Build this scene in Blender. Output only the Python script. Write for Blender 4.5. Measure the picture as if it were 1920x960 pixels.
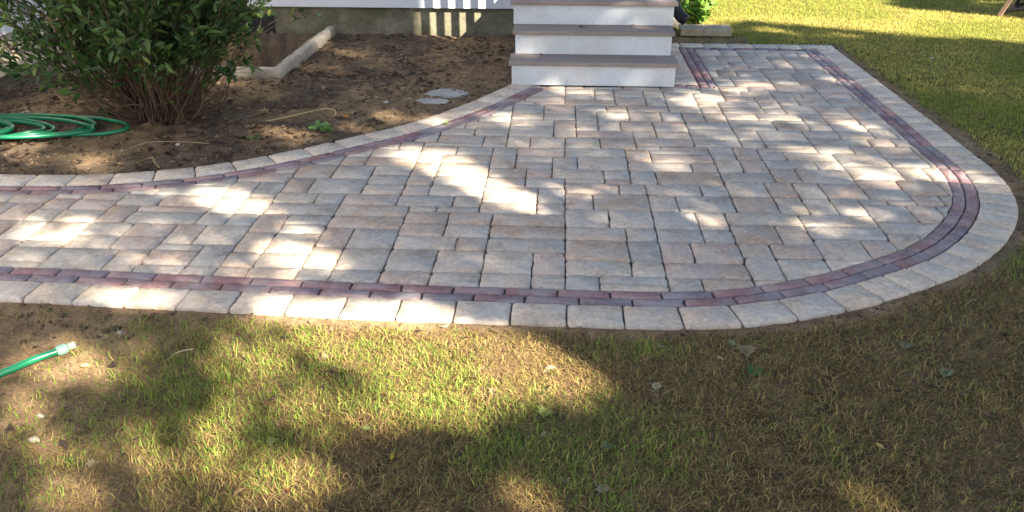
import bpy, bmesh, math, random
import numpy as np
from mathutils import Vector, Matrix
random.seed(7); rng = np.random.default_rng(11)
for o in list(bpy.data.objects): bpy.data.objects.remove(o)
scene = bpy.context.scene
COL = scene.collection
R = math.radians

# ---------------------------------------------------------------- camera
cam_d = bpy.data.cameras.new('camera'); cam = bpy.data.objects.new('camera', cam_d); COL.objects.link(cam)
cam.location = (0, 0, 1.653)
cam.rotation_euler = (R(90-26.36), 0, R(3.22))
cam_d.sensor_width = 36; cam_d.lens = 36*1570/1920; cam_d.clip_end = 1000; cam_d.clip_start = .05
scene.camera = cam
# ---------------------------------------------------------------- sky and sun
EL = 35.0
w = bpy.data.worlds.new('World'); scene.world = w; w.use_nodes = True
nt = w.node_tree; bg = nt.nodes['Background']
sky = nt.nodes.new('ShaderNodeTexSky'); sky.sky_type = 'NISHITA'; sky.sun_disc = False
sky.sun_elevation = R(EL); sky.sun_rotation = R(135); sky.ozone_density = 1.5
nt.links.new(sky.outputs[0], bg.inputs[0]); bg.inputs[1].default_value = .052
sun_d = bpy.data.lights.new('sun', 'SUN'); sun = bpy.data.objects.new('sun', sun_d); COL.objects.link(sun)
sun_d.energy = 5.0; sun_d.angle = R(.55); sun_d.color = (1, .89, .71)
SD = Vector((-math.cos(R(EL))*.7071, math.cos(R(EL))*.7071, -math.sin(R(EL))))
sun.rotation_euler = SD.to_track_quat('-Z', 'Y').to_euler(); sun.location = (8, -8, 10)
scene.view_settings.view_transform = 'Standard'; scene.view_settings.look = 'None'
scene.view_settings.exposure = 2.6; scene.view_settings.gamma = 1
KX = math.cos(R(EL))*.7071/math.sin(R(EL))       # ground shift of a shadow per metre of height

# ---------------------------------------------------------------- helpers
def tag(o, label=None, cat=None, group=None, kind=None):
    if label: o['label'] = label
    if cat: o['category'] = cat
    if group: o['group'] = group
    if kind: o['kind'] = kind
    return o
def empty(name, loc=(0, 0, 0), rz=0):
    o = bpy.data.objects.new(name, None); COL.objects.link(o); o.location = loc; o.rotation_euler = (0, 0, rz); return o
def link(name, me, mat, parent=None, loc=None):
    o = bpy.data.objects.new(name, me); COL.objects.link(o)
    if mat: me.materials.append(mat)
    if parent: o.parent = parent
    if loc is not None: o.location = loc
    return o
def np_mesh(name, V, faces_list, mat, parent=None, col=None, smooth=False, loc=None):
    """V (n,3); faces_list: list of int arrays (m,k); col: per-vertex (n,3)"""
    me = bpy.data.meshes.new(name)
    V = np.asarray(V, np.float32)
    me.vertices.add(len(V)); me.vertices.foreach_set('co', V.ravel())
    loops = []; starts = []; tot = []; s = 0
    for F in faces_list:
        F = np.asarray(F, np.int32)
        if len(F) == 0: continue
        loops.append(F.ravel()); k = F.shape[1]
        starts.append(s+np.arange(len(F))*k); tot.append(np.full(len(F), k)); s += F.size
    loops = np.concatenate(loops); starts = np.concatenate(starts).astype(np.int32); tot = np.concatenate(tot).astype(np.int32)
    me.loops.add(len(loops)); me.loops.foreach_set('vertex_index', loops)
    me.polygons.add(len(starts)); me.polygons.foreach_set('loop_start', starts); me.polygons.foreach_set('loop_total', tot)
    if smooth: me.polygons.foreach_set('use_smooth', np.ones(len(starts), bool))
    me.update(calc_edges=True)
    if col is not None:
        a = me.color_attributes.new('Col', 'FLOAT_COLOR', 'POINT')
        c4 = np.ones((len(V), 4), np.float32); c4[:, :3] = col; a.data.foreach_set('color', c4.ravel())
    me.validate()
    return link(name, me, mat, parent, loc)
class MB:
    def __init__(s): s.v = []; s.f = []; s.c = []
    def add(s, vs, fs, col=None):
        b = len(s.v); s.v += [tuple(v) for v in vs]; s.f += [[b+i for i in f] for f in fs]
        s.c += [col or (1, 1, 1)]*len(vs)
    def box(s, x0, x1, y0, y1, z0, z1, col=None, M=None):
        vs = [Vector(p) for p in ((x0,y0,z0),(x1,y0,z0),(x1,y1,z0),(x0,y1,z0),(x0,y0,z1),(x1,y0,z1),(x1,y1,z1),(x0,y1,z1))]
        if M: vs = [M @ v for v in vs]
        s.add(vs, [(0,3,2,1),(4,5,6,7),(0,1,5,4),(1,2,6,5),(2,3,7,6),(3,0,4,7)], col)
    def tube(s, pts, rad, n=8, cap=True, col=None):
        pts = [Vector(p) for p in pts]; m = len(pts)
        if not hasattr(rad, '__len__'): rad = [rad]*m
        t0 = (pts[1]-pts[0]).normalized(); u = t0.orthogonal().normalized(); vs = []; fs = []
        for i, p in enumerate(pts):
            t = (pts[min(i+1, m-1)]-pts[max(i-1, 0)]).normalized()
            u = (u-t*u.dot(t)).normalized(); w_ = t.cross(u)
            for k in range(n):
                a = 2*math.pi*k/n; vs.append(p+(u*math.cos(a)+w_*math.sin(a))*rad[i])
        for i in range(m-1):
            for k in range(n):
                fs.append((i*n+k, i*n+(k+1) % n, (i+1)*n+(k+1) % n, (i+1)*n+k))
        if cap: fs += [tuple(range(n-1, -1, -1)), tuple((m-1)*n+k for k in range(n))]
        s.add(vs, fs, col)
    def build(s, name, mat, parent=None, smooth=False, bevel=0, seg=2, loc=None):
        me = bpy.data.meshes.new(name); me.from_pydata(s.v, [], s.f); me.update()
        if any(c != (1, 1, 1) for c in s.c):
            a = me.color_attributes.new('Col', 'FLOAT_COLOR', 'POINT')
            a.data.foreach_set('color', np.array([list(c)+[1] for c in s.c], np.float32).ravel())
        if smooth: me.polygons.foreach_set('use_smooth', [True]*len(me.polygons))
        o = link(name, me, mat, parent, loc)
        if bevel:
            b = o.modifiers.new('bevel', 'BEVEL'); b.width = bevel; b.segments = seg; b.limit_method = 'ANGLE'
        return o
# value noise, vectorised
_T = rng.random((256, 256))
def vnoise(x, y):
    xi = np.floor(x).astype(int); yi = np.floor(y).astype(int); fx = x-xi; fy = y-yi
    fx = fx*fx*(3-2*fx); fy = fy*fy*(3-2*fy)
    a = _T[xi % 256, yi % 256]; b = _T[(xi+1) % 256, yi % 256]; c = _T[xi % 256, (yi+1) % 256]; d = _T[(xi+1) % 256, (yi+1) % 256]
    return (a*(1-fx)+b*fx)*(1-fy)+(c*(1-fx)+d*fx)*fy
def fbm(x, y, f=1, oc=4, s=0):
    r = 0; a = .5; t = 0
    for i in range(oc):
        r = r+a*vnoise(x*f+s+i*17.3, y*f+s*1.7+i*9.1); t += a; a *= .5; f *= 2.03
    return r/t
def smooth(a, b, x):
    t = np.clip((x-a)/(b-a), 0, 1); return t*t*(3-2*t)
def inside(px, py, poly):
    n = len(poly); r = np.zeros(px.shape, bool); j = n-1
    for i in range(n):
        xi, yi = poly[i]; xj, yj = poly[j]
        if yi != yj:
            r ^= ((yi > py) != (yj > py)) & (px < (xj-xi)*(py-yi)/(yj-yi)+xi)
        j = i
    return r
def pdist(px, py, poly, closed=True):
    d = np.full(px.shape, 1e9); n = len(poly)
    for i in range(n if closed else n-1):
        ax, ay = poly[i]; bx, by = poly[(i+1) % n]; vx, vy = bx-ax, by-ay; L = vx*vx+vy*vy+1e-12
        t = np.clip(((px-ax)*vx+(py-ay)*vy)/L, 0, 1)
        d = np.minimum(d, (px-ax-t*vx)**2+(py-ay-t*vy)**2)
    return np.sqrt(d)

# ---------------------------------------------------------------- materials
def mat(name, base=(.5, .5, .5), rough=.8, attr=False, n1=0, n2=0, s1=6, s2=60, bump=0, bs=80, metal=0, trans=0, spec=.3, dist=.004, hue=None):
    m = bpy.data.materials.new(name); m.use_nodes = True; N = m.node_tree.nodes; L = m.node_tree.links
    b = N['Principled BSDF']; b.inputs['Roughness'].default_value = rough; b.inputs['Metallic'].default_value = metal
    b.inputs['Specular IOR Level'].default_value = spec
    tc = N.new('ShaderNodeTexCoord')
    if attr:
        c = N.new('ShaderNodeAttribute'); c.attribute_name = 'Col'; src = c.outputs['Color']
    else:
        c = N.new('ShaderNodeRGB'); c.outputs[0].default_value = (*base, 1); src = c.outputs[0]
    for amp, sc in ((n1, s1), (n2, s2)):
        if not amp: continue
        t = N.new('ShaderNodeTexNoise'); t.inputs['Scale'].default_value = sc; t.inputs['Detail'].default_value = 5; t.inputs['Roughness'].default_value = .65
        L.new(tc.outputs['Object'], t.inputs['Vector'])
        mr = N.new('ShaderNodeMapRange'); mr.inputs[1].default_value = .3; mr.inputs[2].default_value = .7
        mr.inputs[3].default_value = 1-amp; mr.inputs[4].default_value = 1+amp; L.new(t.outputs['Fac'], mr.inputs[0])
        mx = N.new('ShaderNodeVectorMath'); mx.operation = 'MULTIPLY'; L.new(src, mx.inputs[0]); L.new(mr.outputs[0], mx.inputs[1]); src = mx.outputs[0]
    if hue:
        t = N.new('ShaderNodeTexNoise'); t.inputs['Scale'].default_value = hue[1]; t.inputs['Detail'].default_value = 3
        L.new(tc.outputs['Object'], t.inputs['Vector'])
        mr = N.new('ShaderNodeMapRange'); mr.inputs[1].default_value = .42; mr.inputs[2].default_value = .62; mr.inputs[4].default_value = hue[2]; L.new(t.outputs['Fac'], mr.inputs[0])
        mx = N.new('ShaderNodeMix'); mx.data_type = 'RGBA'; mx.inputs[7].default_value = (*hue[0], 1)
        L.new(mr.outputs[0], mx.inputs[0]); L.new(src, mx.inputs[6]); src = mx.outputs[2]
    L.new(src, b.inputs['Base Color'])
    if bump:
        t = N.new('ShaderNodeTexNoise'); t.inputs['Scale'].default_value = bs; t.inputs['Detail'].default_value = 6; t.inputs['Roughness'].default_value = .7
        L.new(tc.outputs['Object'], t.inputs['Vector'])
        bp = N.new('ShaderNodeBump'); bp.inputs['Strength'].default_value = bump; bp.inputs['Distance'].default_value = dist
        L.new(t.outputs['Fac'], bp.inputs['Height']); L.new(bp.outputs[0], b.inputs['Normal'])
    if trans:
        out = N['Material Output']; tr = N.new('ShaderNodeBsdfTranslucent'); L.new(src, tr.inputs[0])
        ms = N.new('ShaderNodeMixShader'); ms.inputs[0].default_value = trans
        L.new(b.outputs[0], ms.inputs[1]); L.new(tr.outputs[0], ms.inputs[2]); L.new(ms.outputs[0], out.inputs[0])
    return m
M_paver = mat('tumbled_concrete_paver', attr=True, rough=.9, n1=.24, s1=6.5, n2=.27, s2=42, bump=.9, bs=70, dist=.005, spec=.2, hue=((.42, .43, .42), 7, .35))
M_joint = mat('joint_sand', (.12, .102, .08), rough=1, n1=.3, s1=30, n2=.4, s2=200, bump=.6, bs=150)
M_ground = mat('earth', attr=True, rough=1, n1=.28, s1=14, n2=.5, s2=95, bump=1, bs=110, dist=.012, spec=.1)
M_grass = mat('grass_blades', attr=True, rough=.65, trans=.35, spec=.2)
M_clod = mat('soil_crumb', attr=True, rough=1, n2=.3, s2=150, bump=.6, bs=200, spec=.1)
M_white = mat('white_paint', (.56, .58, .61), rough=.5, n1=.1, s1=4, n2=.07, s2=45, hue=((.36, .34, .30), 2.6, .3), bump=.1, bs=150)
M_siding = mat('white_siding', (.56, .58, .62), rough=.5, n1=.05, s1=2.5, n2=.03, s2=50)
M_dirty = mat('stained_siding', (.52, .43, .33), rough=.7, n1=.3, s1=9, n2=.15, s2=45, bump=.2, bs=60)
M_tread = mat('composite_tread', (.235, .192, .17), rough=.65, n1=.12, s1=4, n2=.12, s2=60, bump=.25, bs=90)
M_conc = mat('old_concrete', (.17, .155, .11), rough=.95, n1=.45, s1=4.5, n2=.25, s2=40, bump=.6, bs=40, dist=.008, hue=((.07, .07, .035), 3.5, .6))
M_kerb = mat('pale_concrete', (.29, .26, .22), rough=.95, n1=.2, s1=9, n2=.2, s2=70, bump=.7, bs=50, dist=.008)
M_hose = mat('green_rubber', (.005, .15, .066), rough=.32, n1=.15, s1=8, n2=.1, s2=90, spec=.55)
M_fit = mat('pale_green_plastic', (.19, .33, .26), rough=.45, n2=.12, s2=60)
M_fit2 = mat('pale_plastic_thread', (.30, .38, .24), rough=.5, n2=.1, s2=90)
M_black = mat('black_plastic', (.012, .012, .014), rough=.4, n1=.2, s1=20)
M_iron = mat('black_iron', (.02, .02, .024), rough=.5, n1=.2, s1=30, bump=.2)
M_wood = mat('weathered_wood', (.30, .25, .18), rough=.9, n1=.25, s1=9, n2=.2, s2=60, bump=.6, bs=50)
M_benchw = mat('bench_wood', (.28, .18, .13), rough=.8, n1=.2, s1=12, n2=.1, s2=80, bump=.3)
M_bark = mat('bark', (.13, .085, .05), rough=.95, n1=.3, s1=15, n2=.2, s2=80, bump=.6)
M_stem = mat('shrub_bark', (.10, .066, .042), rough=.9, n1=.35, s1=12, n2=.2, s2=70, bump=.4)
M_leaf = mat('leaf', attr=True, rough=.5, trans=.35, spec=.4)
M_dry = mat('dry_leaf', attr=True, rough=.85, trans=.2, n2=.2, s2=70)
M_stone = mat('pale_stone', (.36, .32, .27), rough=.9, n1=.2, s1=20, n2=.1, s2=90, bump=.5)
M_tree = mat('tree_leaf', (.05, .09, .02), rough=.6)

# ---------------------------------------------------------------- patio outline
F_MID=[(-6.2, 2.99), (-4, 2.99), (-3, 2.99), (-2.051, 2.979), (-1.654, 2.959), (-1.414, 2.95), (-0.858, 2.927), (-0.493, 2.917), (-0.256, 2.917), (0.182, 2.911), (0.37, 2.911), (0.572, 2.92), (0.771, 2.953), (0.965, 3.021), (1.166, 3.101), (1.358, 3.216), (1.532, 3.318), (1.686, 3.425), (1.823, 3.559), (1.942, 3.7), (2.047, 3.855), (2.135, 4.006), (2.202, 4.172), (2.248, 4.349), (2.274, 4.504), (2.281, 4.686), (2.277, 4.988), (2.288, 5.406), (2.282, 5.809), (2.28, 6.4), (2.277, 7.0), (2.275, 7.64)]
B_MID=[(-6.2, 4.02), (-4, 4.02), (-3.3, 4.025), (-2.975, 4.028), (-2.723, 4.038), (-2.483, 4.059), (-2.259, 4.114), (-2.042, 4.188), (-1.895, 4.253), (-1.688, 4.379), (-1.52, 4.508), (-1.371, 4.632), (-1.235, 4.76), (-1.099, 4.894), (-0.982, 4.979), (-0.789, 5.21), (-0.607, 5.469), (-0.427, 5.77), (-0.3, 6.02), (-0.185, 6.25), (-0.13, 6.36)]
def spline(pts, step):
    P = np.array(pts, float); d = np.r_[0, np.cumsum(np.hypot(*np.diff(P, axis=0).T))]
    n = max(2, int(round(d[-1]/.01))); t = np.linspace(0, d[-1], n+1)
    x = np.interp(t, d, P[:, 0]); y = np.interp(t, d, P[:, 1])
    k = 21; pad = k//2                                     # running mean over 0.2 m keeps the curve fair
    for _ in range(2):
        xs = np.convolve(np.r_[2*x[0]-x[pad:0:-1], x, 2*x[-1]-x[-2:-pad-2:-1]], np.ones(k)/k, 'valid')
        ys = np.convolve(np.r_[2*y[0]-y[pad:0:-1], y, 2*y[-1]-y[-2:-pad-2:-1]], np.ones(k)/k, 'valid'); x, y = xs, ys
    return np.c_[x, y]
def offs(P, o):
    T = np.gradient(P, axis=0); T /= np.linalg.norm(T, axis=1)[:, None]
    o = np.asarray(o)
    return P+np.c_[T[:, 1], -T[:, 0]]*(o[:, None] if o.ndim else o)
F = spline(F_MID, .01)          # joint between brick band and pale edging, walked left to right then away
Bk = spline(B_MID, .01)         # the same on the planting bed side, walked left to right
ew = .155+.022*smooth(1.6, 2.3, F[:, 0])
F_o = offs(F, ew); F_i = offs(F, -.126); F_m = offs(F, -.063)
B_o = offs(Bk, -.163); B_i = offs(Bk, .124); B_m = offs(Bk, .062)
F_o = F_o[F_o[:, 1] < 7.785]; F_i2 = F_i[F_i[:, 1] < 7.53]
OUTER = [tuple(p) for p in F_o[::6]]+[(2.455, 7.785), (.7, 7.785), (.7, 6.3), (-.36, 6.28)]+[tuple(p) for p in B_o[::-6] if p[1] < 6.25]
REGION = [tuple(p) for p in F_i2[::3]]+[(F_i2[-1][0], 7.53), (1.192, 7.53), (1.192, 6.25)]+[tuple(p) for p in B_i[::-3] if p[1] < 6.25]
KERB_Y = 6.38
BED_WELL = [(-4.1, 6.46), (-2.26, 6.46), (-2.26, 8.02), (-4.1, 8.02)]

# ---------------------------------------------------------------- ground
def axis(lo, a, b, hi, st):
    c = list(np.arange(a, b+1e-6, st)); s = st; x = c[-1]
    while x < hi: s *= 1.22; x += s; c.append(x)
    s = st; x = c[0]; l = []
    while x > lo: s *= 1.22; x -= s; l.append(x)
    return np.array(l[::-1]+c)
gx = axis(-250, -4.6, 5.6, 250, .022); gy = axis(-250, 1.2, 10.6, 260, .022)
GX, GY = np.meshgrid(gx, gy); px, py = GX.ravel(), GY.ravel()
near = (px > -7) & (px < 8) & (py > 0) & (py < 12)
din = np.full(px.shape, 5.0); din[near] = pdist(px[near], py[near], OUTER)
ins = np.zeros(px.shape, bool); ins[near] = inside(px[near], py[near], OUTER)
sd = np.where(ins, -din, din)                       # signed distance to the paving
front = [tuple(p) for p in F_o[::20]]
def is_bed(x, y):                                   # planting bed: behind the paving on the left
    bx = np.interp(x, B_o[:, 0], B_o[:, 1]); return (x < -.3) & (y > bx-.02) | ((x >= -.3) & (x < .9) & (y > 6.25))
def grass_cover(x, y):
    """0..1 how much lawn covers a spot"""
    n = fbm(x, y, 1.6, 4, 3); n2 = fbm(x, y, 5, 3, 8)
    c = np.ones(np.shape(x))
    left = smooth(-1.65, -.55, x+.5*(n-.5)*2+.25*(2.3-y)*0)
    c = np.where(y < 3.4, .10+.90*left, c)
    c = np.where(is_bed(x, y), 0, c)
    c = np.where((x > .85) & (x < 1.75) & (y > 7.7) & (y < 8.15), .1, c)
    c = c*(.55+.9*smooth(.35, .62, n2)*.5+.2)
    return np.clip(c, 0, 1)
def edge_clear(x, y, d):                            # bare strip of soil along the paving
    wd = .02+.13*fbm(x, y, 3.2, 3, 5)**1.3+.09*smooth(2.1, 2.5, x)*smooth(4.1, 4.6, y)*(1-smooth(6.5, 7.4, y)*.5)
    return smooth(wd*.45, wd*1.1, d)
hz = (fbm(px, py, 2, 3, 1)-.5)*.03+(fbm(px, py, 16, 3, 2)-.5)*.022
bedm = is_bed(px, py)
hz = hz+np.where(bedm, (fbm(px, py, 30, 2, 6)-.5)*.022, 0)
hz = np.where(near, hz*smooth(-.01, .12, sd)+(-.016), hz-.016)
hz = np.where(sd < -.035, -.07, hz)
well = inside(px, py, BED_WELL); hz = np.where(well, -.30+hz, hz)
hz = np.where(px < -4.12, hz*.3, hz)
cov = np.where(ins, 0, grass_cover(px, py)*np.where(sd > 0, edge_clear(px, py, sd), 0))
n = fbm(px, py, 3, 4, 12)[:, None]; n3 = fbm(px, py, 12, 3, 22)[:, None]
soil = np.array([.20, .128, .075])*(.6+.8*n3); soil_d = np.array([.115, .085, .060])*(.45+1.1*n3); tan = np.array([.30, .205, .115])*(.7+.6*n3)
soil = soil*(1-n)+tan*n
nb_ = smooth(.42, .62, fbm(px, py, 2.2, 4, 71))[:, None]; bc = np.where(bedm[:, None], soil_d*(1-.7*nb_)+tan*.62*nb_, soil)
thatch = np.array([.115, .08, .038])*(.5+n3)
c_ = bc*(1-cov[:, None]*.8)+thatch*cov[:, None]*.8
far = smooth(4.0, 5.0, np.maximum(py, px+1.9))[:, None]*cov[:, None]
c_ = c_*(1-.8*far)+np.array([.155, .165, .035])*(.7+.6*n3)*.8*far
nx, ny = len(gx), len(gy)
ii = (np.arange(ny-1)[:, None]*nx+np.arange(nx-1)[None, :]).ravel()
Fq = np.c_[ii, ii+1, ii+nx+1, ii+nx]
ground = np_mesh('ground', np.c_[px, py, hz], [Fq], M_ground, col=c_, smooth=True); tag(ground, kind='structure')
def gz(x, y):                                       # height of the ground sheet at a point
    i = min(max(np.searchsorted(gx, x)-1, 0), nx-2); j = min(max(np.searchsorted(gy, y)-1, 0), ny-2)
    return float(hz[j*nx+i])
HZ = hz.reshape(ny, nx)
def gz_arr(x, y):
    i = np.clip(np.searchsorted(gx, x)-1, 0, nx-2); j = np.clip(np.searchsorted(gy, y)-1, 0, ny-2)
    fx = np.clip((x-gx[i])/(gx[i+1]-gx[i]), 0, 1); fy = np.clip((y-gy[j])/(gy[j+1]-gy[j]), 0, 1)
    return (HZ[j, i]*(1-fx)+HZ[j, i+1]*fx)*(1-fy)+(HZ[j+1, i]*(1-fx)+HZ[j+1, i+1]*fx)*fy

# ---------------------------------------------------------------- paving
patio = empty('paved_patio'); tag(patio, kind='structure')
bedding = MB(); inner = [tuple(p) for p in OUTER]
cx_ = offs(F, ew-.03); cb_ = offs(Bk, -.135)
bp = [tuple(p) for p in cx_[::8] if p[1] < 7.76]+[(2.43, 7.76), (.5, 7.76), (.5, 6.27), (-.3, 6.26)]+[tuple(p) for p in cb_[::-8] if p[1] < 6.22]
bmj = bmesh.new(); vs = [bmj.verts.new((x, y, -.0135)) for x, y in bp]; fc = bmj.faces.new(vs); bmesh.ops.triangulate(bmj, faces=[fc])
mej = bpy.data.meshes.new('joint_sand'); bmj.to_mesh(mej); link('joint_sand', mej, M_joint, patio)

def clip_rect(poly, x0, x1, y0, y1):
    def cut(P, ax, v, keep_lt):
        out = []
        for i in range(len(P)):
            a, b = P[i-1], P[i]; ia = (a[ax] <= v) if keep_lt else (a[ax] >= v); ib = (b[ax] <= v) if keep_lt else (b[ax] >= v)
            if ia != ib:
                t = (v-a[ax])/(b[ax]-a[ax]); out.append((a[0]+t*(b[0]-a[0]), a[1]+t*(b[1]-a[1])))
            if ib: out.append(b)
        return out
    for ax, v, k in ((0, x1, True), (0, x0, False), (1, y1, True), (1, y0, False)):
        poly = cut(poly, ax, v, k)
        if not poly: return []
    return poly
def area(P):
    P = np.asarray(P); x, y = P[:, 0], P[:, 1]; return .5*np.sum(x*np.roll(y, -1)-y*np.roll(x, -1))
class Pavers:
    def __init__(s): s.V = []; s.C = []; s.F = {}; s.n = 0
    def add(s, poly, col, gap=.0035, rnd=.011, bev=.0048, jit=.0012, step=.024, h=0., tilt=.0012):
        P = np.array(poly, float)
        keep = np.hypot(*(P-np.roll(P, 1, axis=0)).T) > 1e-4; P = P[keep]
        if len(P) < 3: return
        A = area(P)
        if A < 0: P = P[::-1]; A = -A
        if A < .0008: return
        # resample with rounded corners
        pts = []; n = len(P)
        for i in range(n):
            a, b, c = P[i-1], P[i], P[(i+1) % n]; la = np.hypot(*(a-b)); lc = np.hypot(*(c-b))
            cosang = np.dot(a-b, c-b)/(la*lc+1e-9)
            if cosang > -.93:
                r = min(rnd*random.uniform(.6, 1.9), .4*la, .4*lc)
                u, v = b+(a-b)/la*r, b+(c-b)/lc*r; pts += [u, .25*u+.5*b+.25*v, v]
            else: pts.append(b)
        Q = []
        for i in range(len(pts)):
            a, b = pts[i], pts[(i+1) % len(pts)]; k = max(1, int(np.hypot(*(b-a))/step))
            for j in range(k): Q.append(a+(b-a)*j/k)
        Q = np.array(Q); m = len(Q)
        if m < 4: return
        e_ = np.roll(P, -1, axis=0)-P; le = np.hypot(*e_.T); ax_ = e_[le.argmax()]/le.max(); Rm = np.array([ax_, [-ax_[1], ax_[0]]])
        c0 = (Q.max(0)+Q.min(0))/2; Lc = (Q-c0) @ Rm.T; c1 = (Lc.max(0)+Lc.min(0))/2; Lc = Lc-c1; hw = (Lc.max(0)-Lc.min(0))/2
        ph = rng.uniform(0, 6.28, 3); th_ = np.arctan2(Lc[:, 1], Lc[:, 0])     # slow wander of the worn outline plus fine roughness
        j1 = jit*(.8*np.sin(3*th_+ph[0])+.6*np.sin(7*th_+ph[1])+.5*np.sin(13*th_+ph[2]))+rng.normal(0, jit*.45, m)
        if random.random() < .6:
            k = random.randrange(m); j1[k] += random.uniform(.002, .007); j1[k-1] += random.uniform(0, .003)
        g_ = gap+np.clip(j1, -gap*.7, .02); sc = 1-g_[:, None]/np.maximum(hw, .02)
        O = (Lc*sc+c1) @ Rm+c0
        sc2 = sc*(1-(bev*rng.uniform(.7, 1.3, m))[:, None]/np.maximum(hw, .02)); I = (Lc*sc2+c1) @ Rm+c0
        cx, cy = Q.mean(0); tx, ty = rng.normal(0, tilt*4, 2)
        def zz(X, z): return z+h+(X[:, 0]-cx)*tx+(X[:, 1]-cy)*ty
        V = np.concatenate([np.c_[O, np.full(m, -.055)], np.c_[O, zz(O, -.0075)], np.c_[I, zz(I, 0)], [[cx, cy, h]]])
        s.V.append(V); s.C.append(np.tile(col, (len(V), 1))*np.ones(3*m+1)[:, None])
        k = np.arange(m); k2 = (k+1) % m; b = s.n
        for r in range(2): s.F.setdefault(4, []).append(b+np.c_[r*m+k, r*m+k2, (r+1)*m+k2, (r+1)*m+k])
        s.F.setdefault(3, []).append(b+np.c_[2*m+k, 2*m+k2, np.full(m, 3*m)])
        s.n += len(V)
    def build(s, name, mt, parent):
        return np_mesh(name, np.concatenate(s.V), [np.concatenate(s.F[4]), np.concatenate(s.F[3])], mt, parent, col=np.concatenate(s.C))
def pick(pal, v=.06):
    c = np.array(random.choice(pal)); c = (c*.68+np.mean(pal, axis=0)*.32)*np.array([1.08, .965, .85]); return np.clip(c*(1+random.uniform(-v, v)), 0, 1)
P_FIELD = [(.44, .385, .33), (.43, .35, .31), (.345, .35, .35), (.39, .315, .26), (.50, .45, .40), (.46, .42, .37), (.37, .355, .34), (.46, .375, .335), (.42, .40, .38), (.36, .29, .245), (.50, .46, .42), (.315, .325, .325)]
P_EDGE = [(.55, .50, .44), (.52, .46, .40), (.48, .45, .42), (.56, .51, .45), (.52, .45, .39)]
P_BRICK = [(.27, .16, .175), (.25, .16, .18), (.215, .155, .185), (.185, .155, .20), (.275, .15, .155), (.20, .15, .185), (.17, .155, .195)]

field = Pavers(); U = .0715; rr = random.Random(5)
rows0, rows1 = 2.95, 7.6; nrow = int((rows1-rows0)/U)+2
xb = [-6.1]
while xb[-1] < 2.3: xb.append(xb[-1]+U*rr.choice([5, 5, 6, 5, 6]))
bnd = []
for x in xb:                                           # every long joint jogs by one unit now and then
    cur = 0; k = rr.randint(0, 3); arr = []; nextj = rr.randint(8, 22)
    for r in range(nrow):
        if r == nextj:
            cur = 0 if cur else rr.choice([-1, 1]); nextj = r+rr.choice([3, 5, 6, 8, 10, 14])
        arr.append(x+cur*U)
    bnd.append(arr)
def put_rect(x0, x1, y0, y1):
    P = clip_rect(REGION, x0, x1, y0, y1)
    if len(P) < 3: return
    c = pick(P_FIELD, .07)
    field.add(P, c, gap=rr.uniform(.0012, .0026), jit=.0019, h=rr.gauss(0, .0008), rnd=.017)
for i in range(len(xb)-1):
    cuts = [0]+[r for r in range(1, nrow) if bnd[i][r] != bnd[i][r-1] or bnd[i+1][r] != bnd[i+1][r-1]]+[nrow]
    for a, b in zip(cuts[:-1], cuts[1:]):
        x0, x1 = bnd[i][a], bnd[i+1][a]; W = int(round((x1-x0)/U)); r = a
        while r < b:
            left = b-r
            h = rr.choice([2, 3, 3, 2, 3]) if left > 4 else (left if left <= 3 else 2)
            if left == 1: h = 1
            y0, y1 = rows0+r*U, rows0+(r+h)*U
            if W <= 3: parts = [W]
            elif W == 4: parts = rr.choice([[2, 2], [4], [4]]) if h == 2 else rr.choice([[2, 2], [4]])
            elif W == 5: parts = rr.choice([[2, 3], [3, 2], [5]]) if h <= 2 else rr.choice([[2, 3], [3, 2]])
            elif W == 6: parts = rr.choice([[3, 3], [2, 4], [4, 2]])
            else: parts = rr.choice([[3, 4], [4, 3], [2, 5], [5, 2]])
            x = x0
            for w_ in parts:
                if h >= 3 and w_ >= 3 and rr.random() < .18:
                    ys = y0+2*U if rr.random() < .5 else y0+U*1.5
                    put_rect(x, x+w_*U, y0, ys); put_rect(x, x+w_*U, ys, y1)
                else: put_rect(x, x+w_*U, y0, y1)
                x += w_*U
            r += h
# the little panel beside the steps
y = 6.335
while y < 7.6:
    y1 = min(y+rr.choice([.143, .2145]), 7.625); field.add([(.80, y), (1.062, y), (1.062, y1), (.80, y1)], pick(P_FIELD)); y = y1
field.build('field_pavers', M_paver, patio)

def strip(pv, A, Bc, L, pal, phase=0, sh=None, **kw):
    """blocks between two matching polylines A (ccw inner/outer order free)"""
    d = np.r_[0, np.cumsum(np.hypot(*np.diff((A+Bc)/2, axis=0).T))]; t = -phase
    while t < d[-1]:
        l = L*random.uniform(.97, 1.03); a, b = max(t, 0), min(t+l, d[-1]); t += l
        if b-a < .03: continue
        s = np.linspace(a+.0016, b-.0016, 4)
        pa = np.c_[np.interp(s, d, A[:, 0]), np.interp(s, d, A[:, 1])]; pb = np.c_[np.interp(s, d, Bc[:, 0]), np.interp(s, d, Bc[:, 1])]
        pv.add(list(pa)+list(pb[::-1]), pick(pal, .08), **kw)
brick = Pavers(); kw = dict(gap=.0024, rnd=.006, bev=.004, jit=.0009, h=-.001)
strip(brick, F_m, F, .212, P_BRICK, .05, **kw); strip(brick, F_i, F_m, .212, P_BRICK, .15, **kw)
nb = Bk[:, 1] < 6.26
strip(brick, B_m[nb], Bk[nb], .212, P_BRICK, .03, **kw); strip(brick, B_i[nb], B_m[nb], .212, P_BRICK, .13, **kw)
def line(x0, y0, x1, y1): return np.linspace((x0, y0), (x1, y1), 12)
strip(brick, line(1.195, 7.532, 2.08, 7.532), line(1.195, 7.627, 2.08, 7.627), .2, P_BRICK, .05, **kw)
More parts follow.
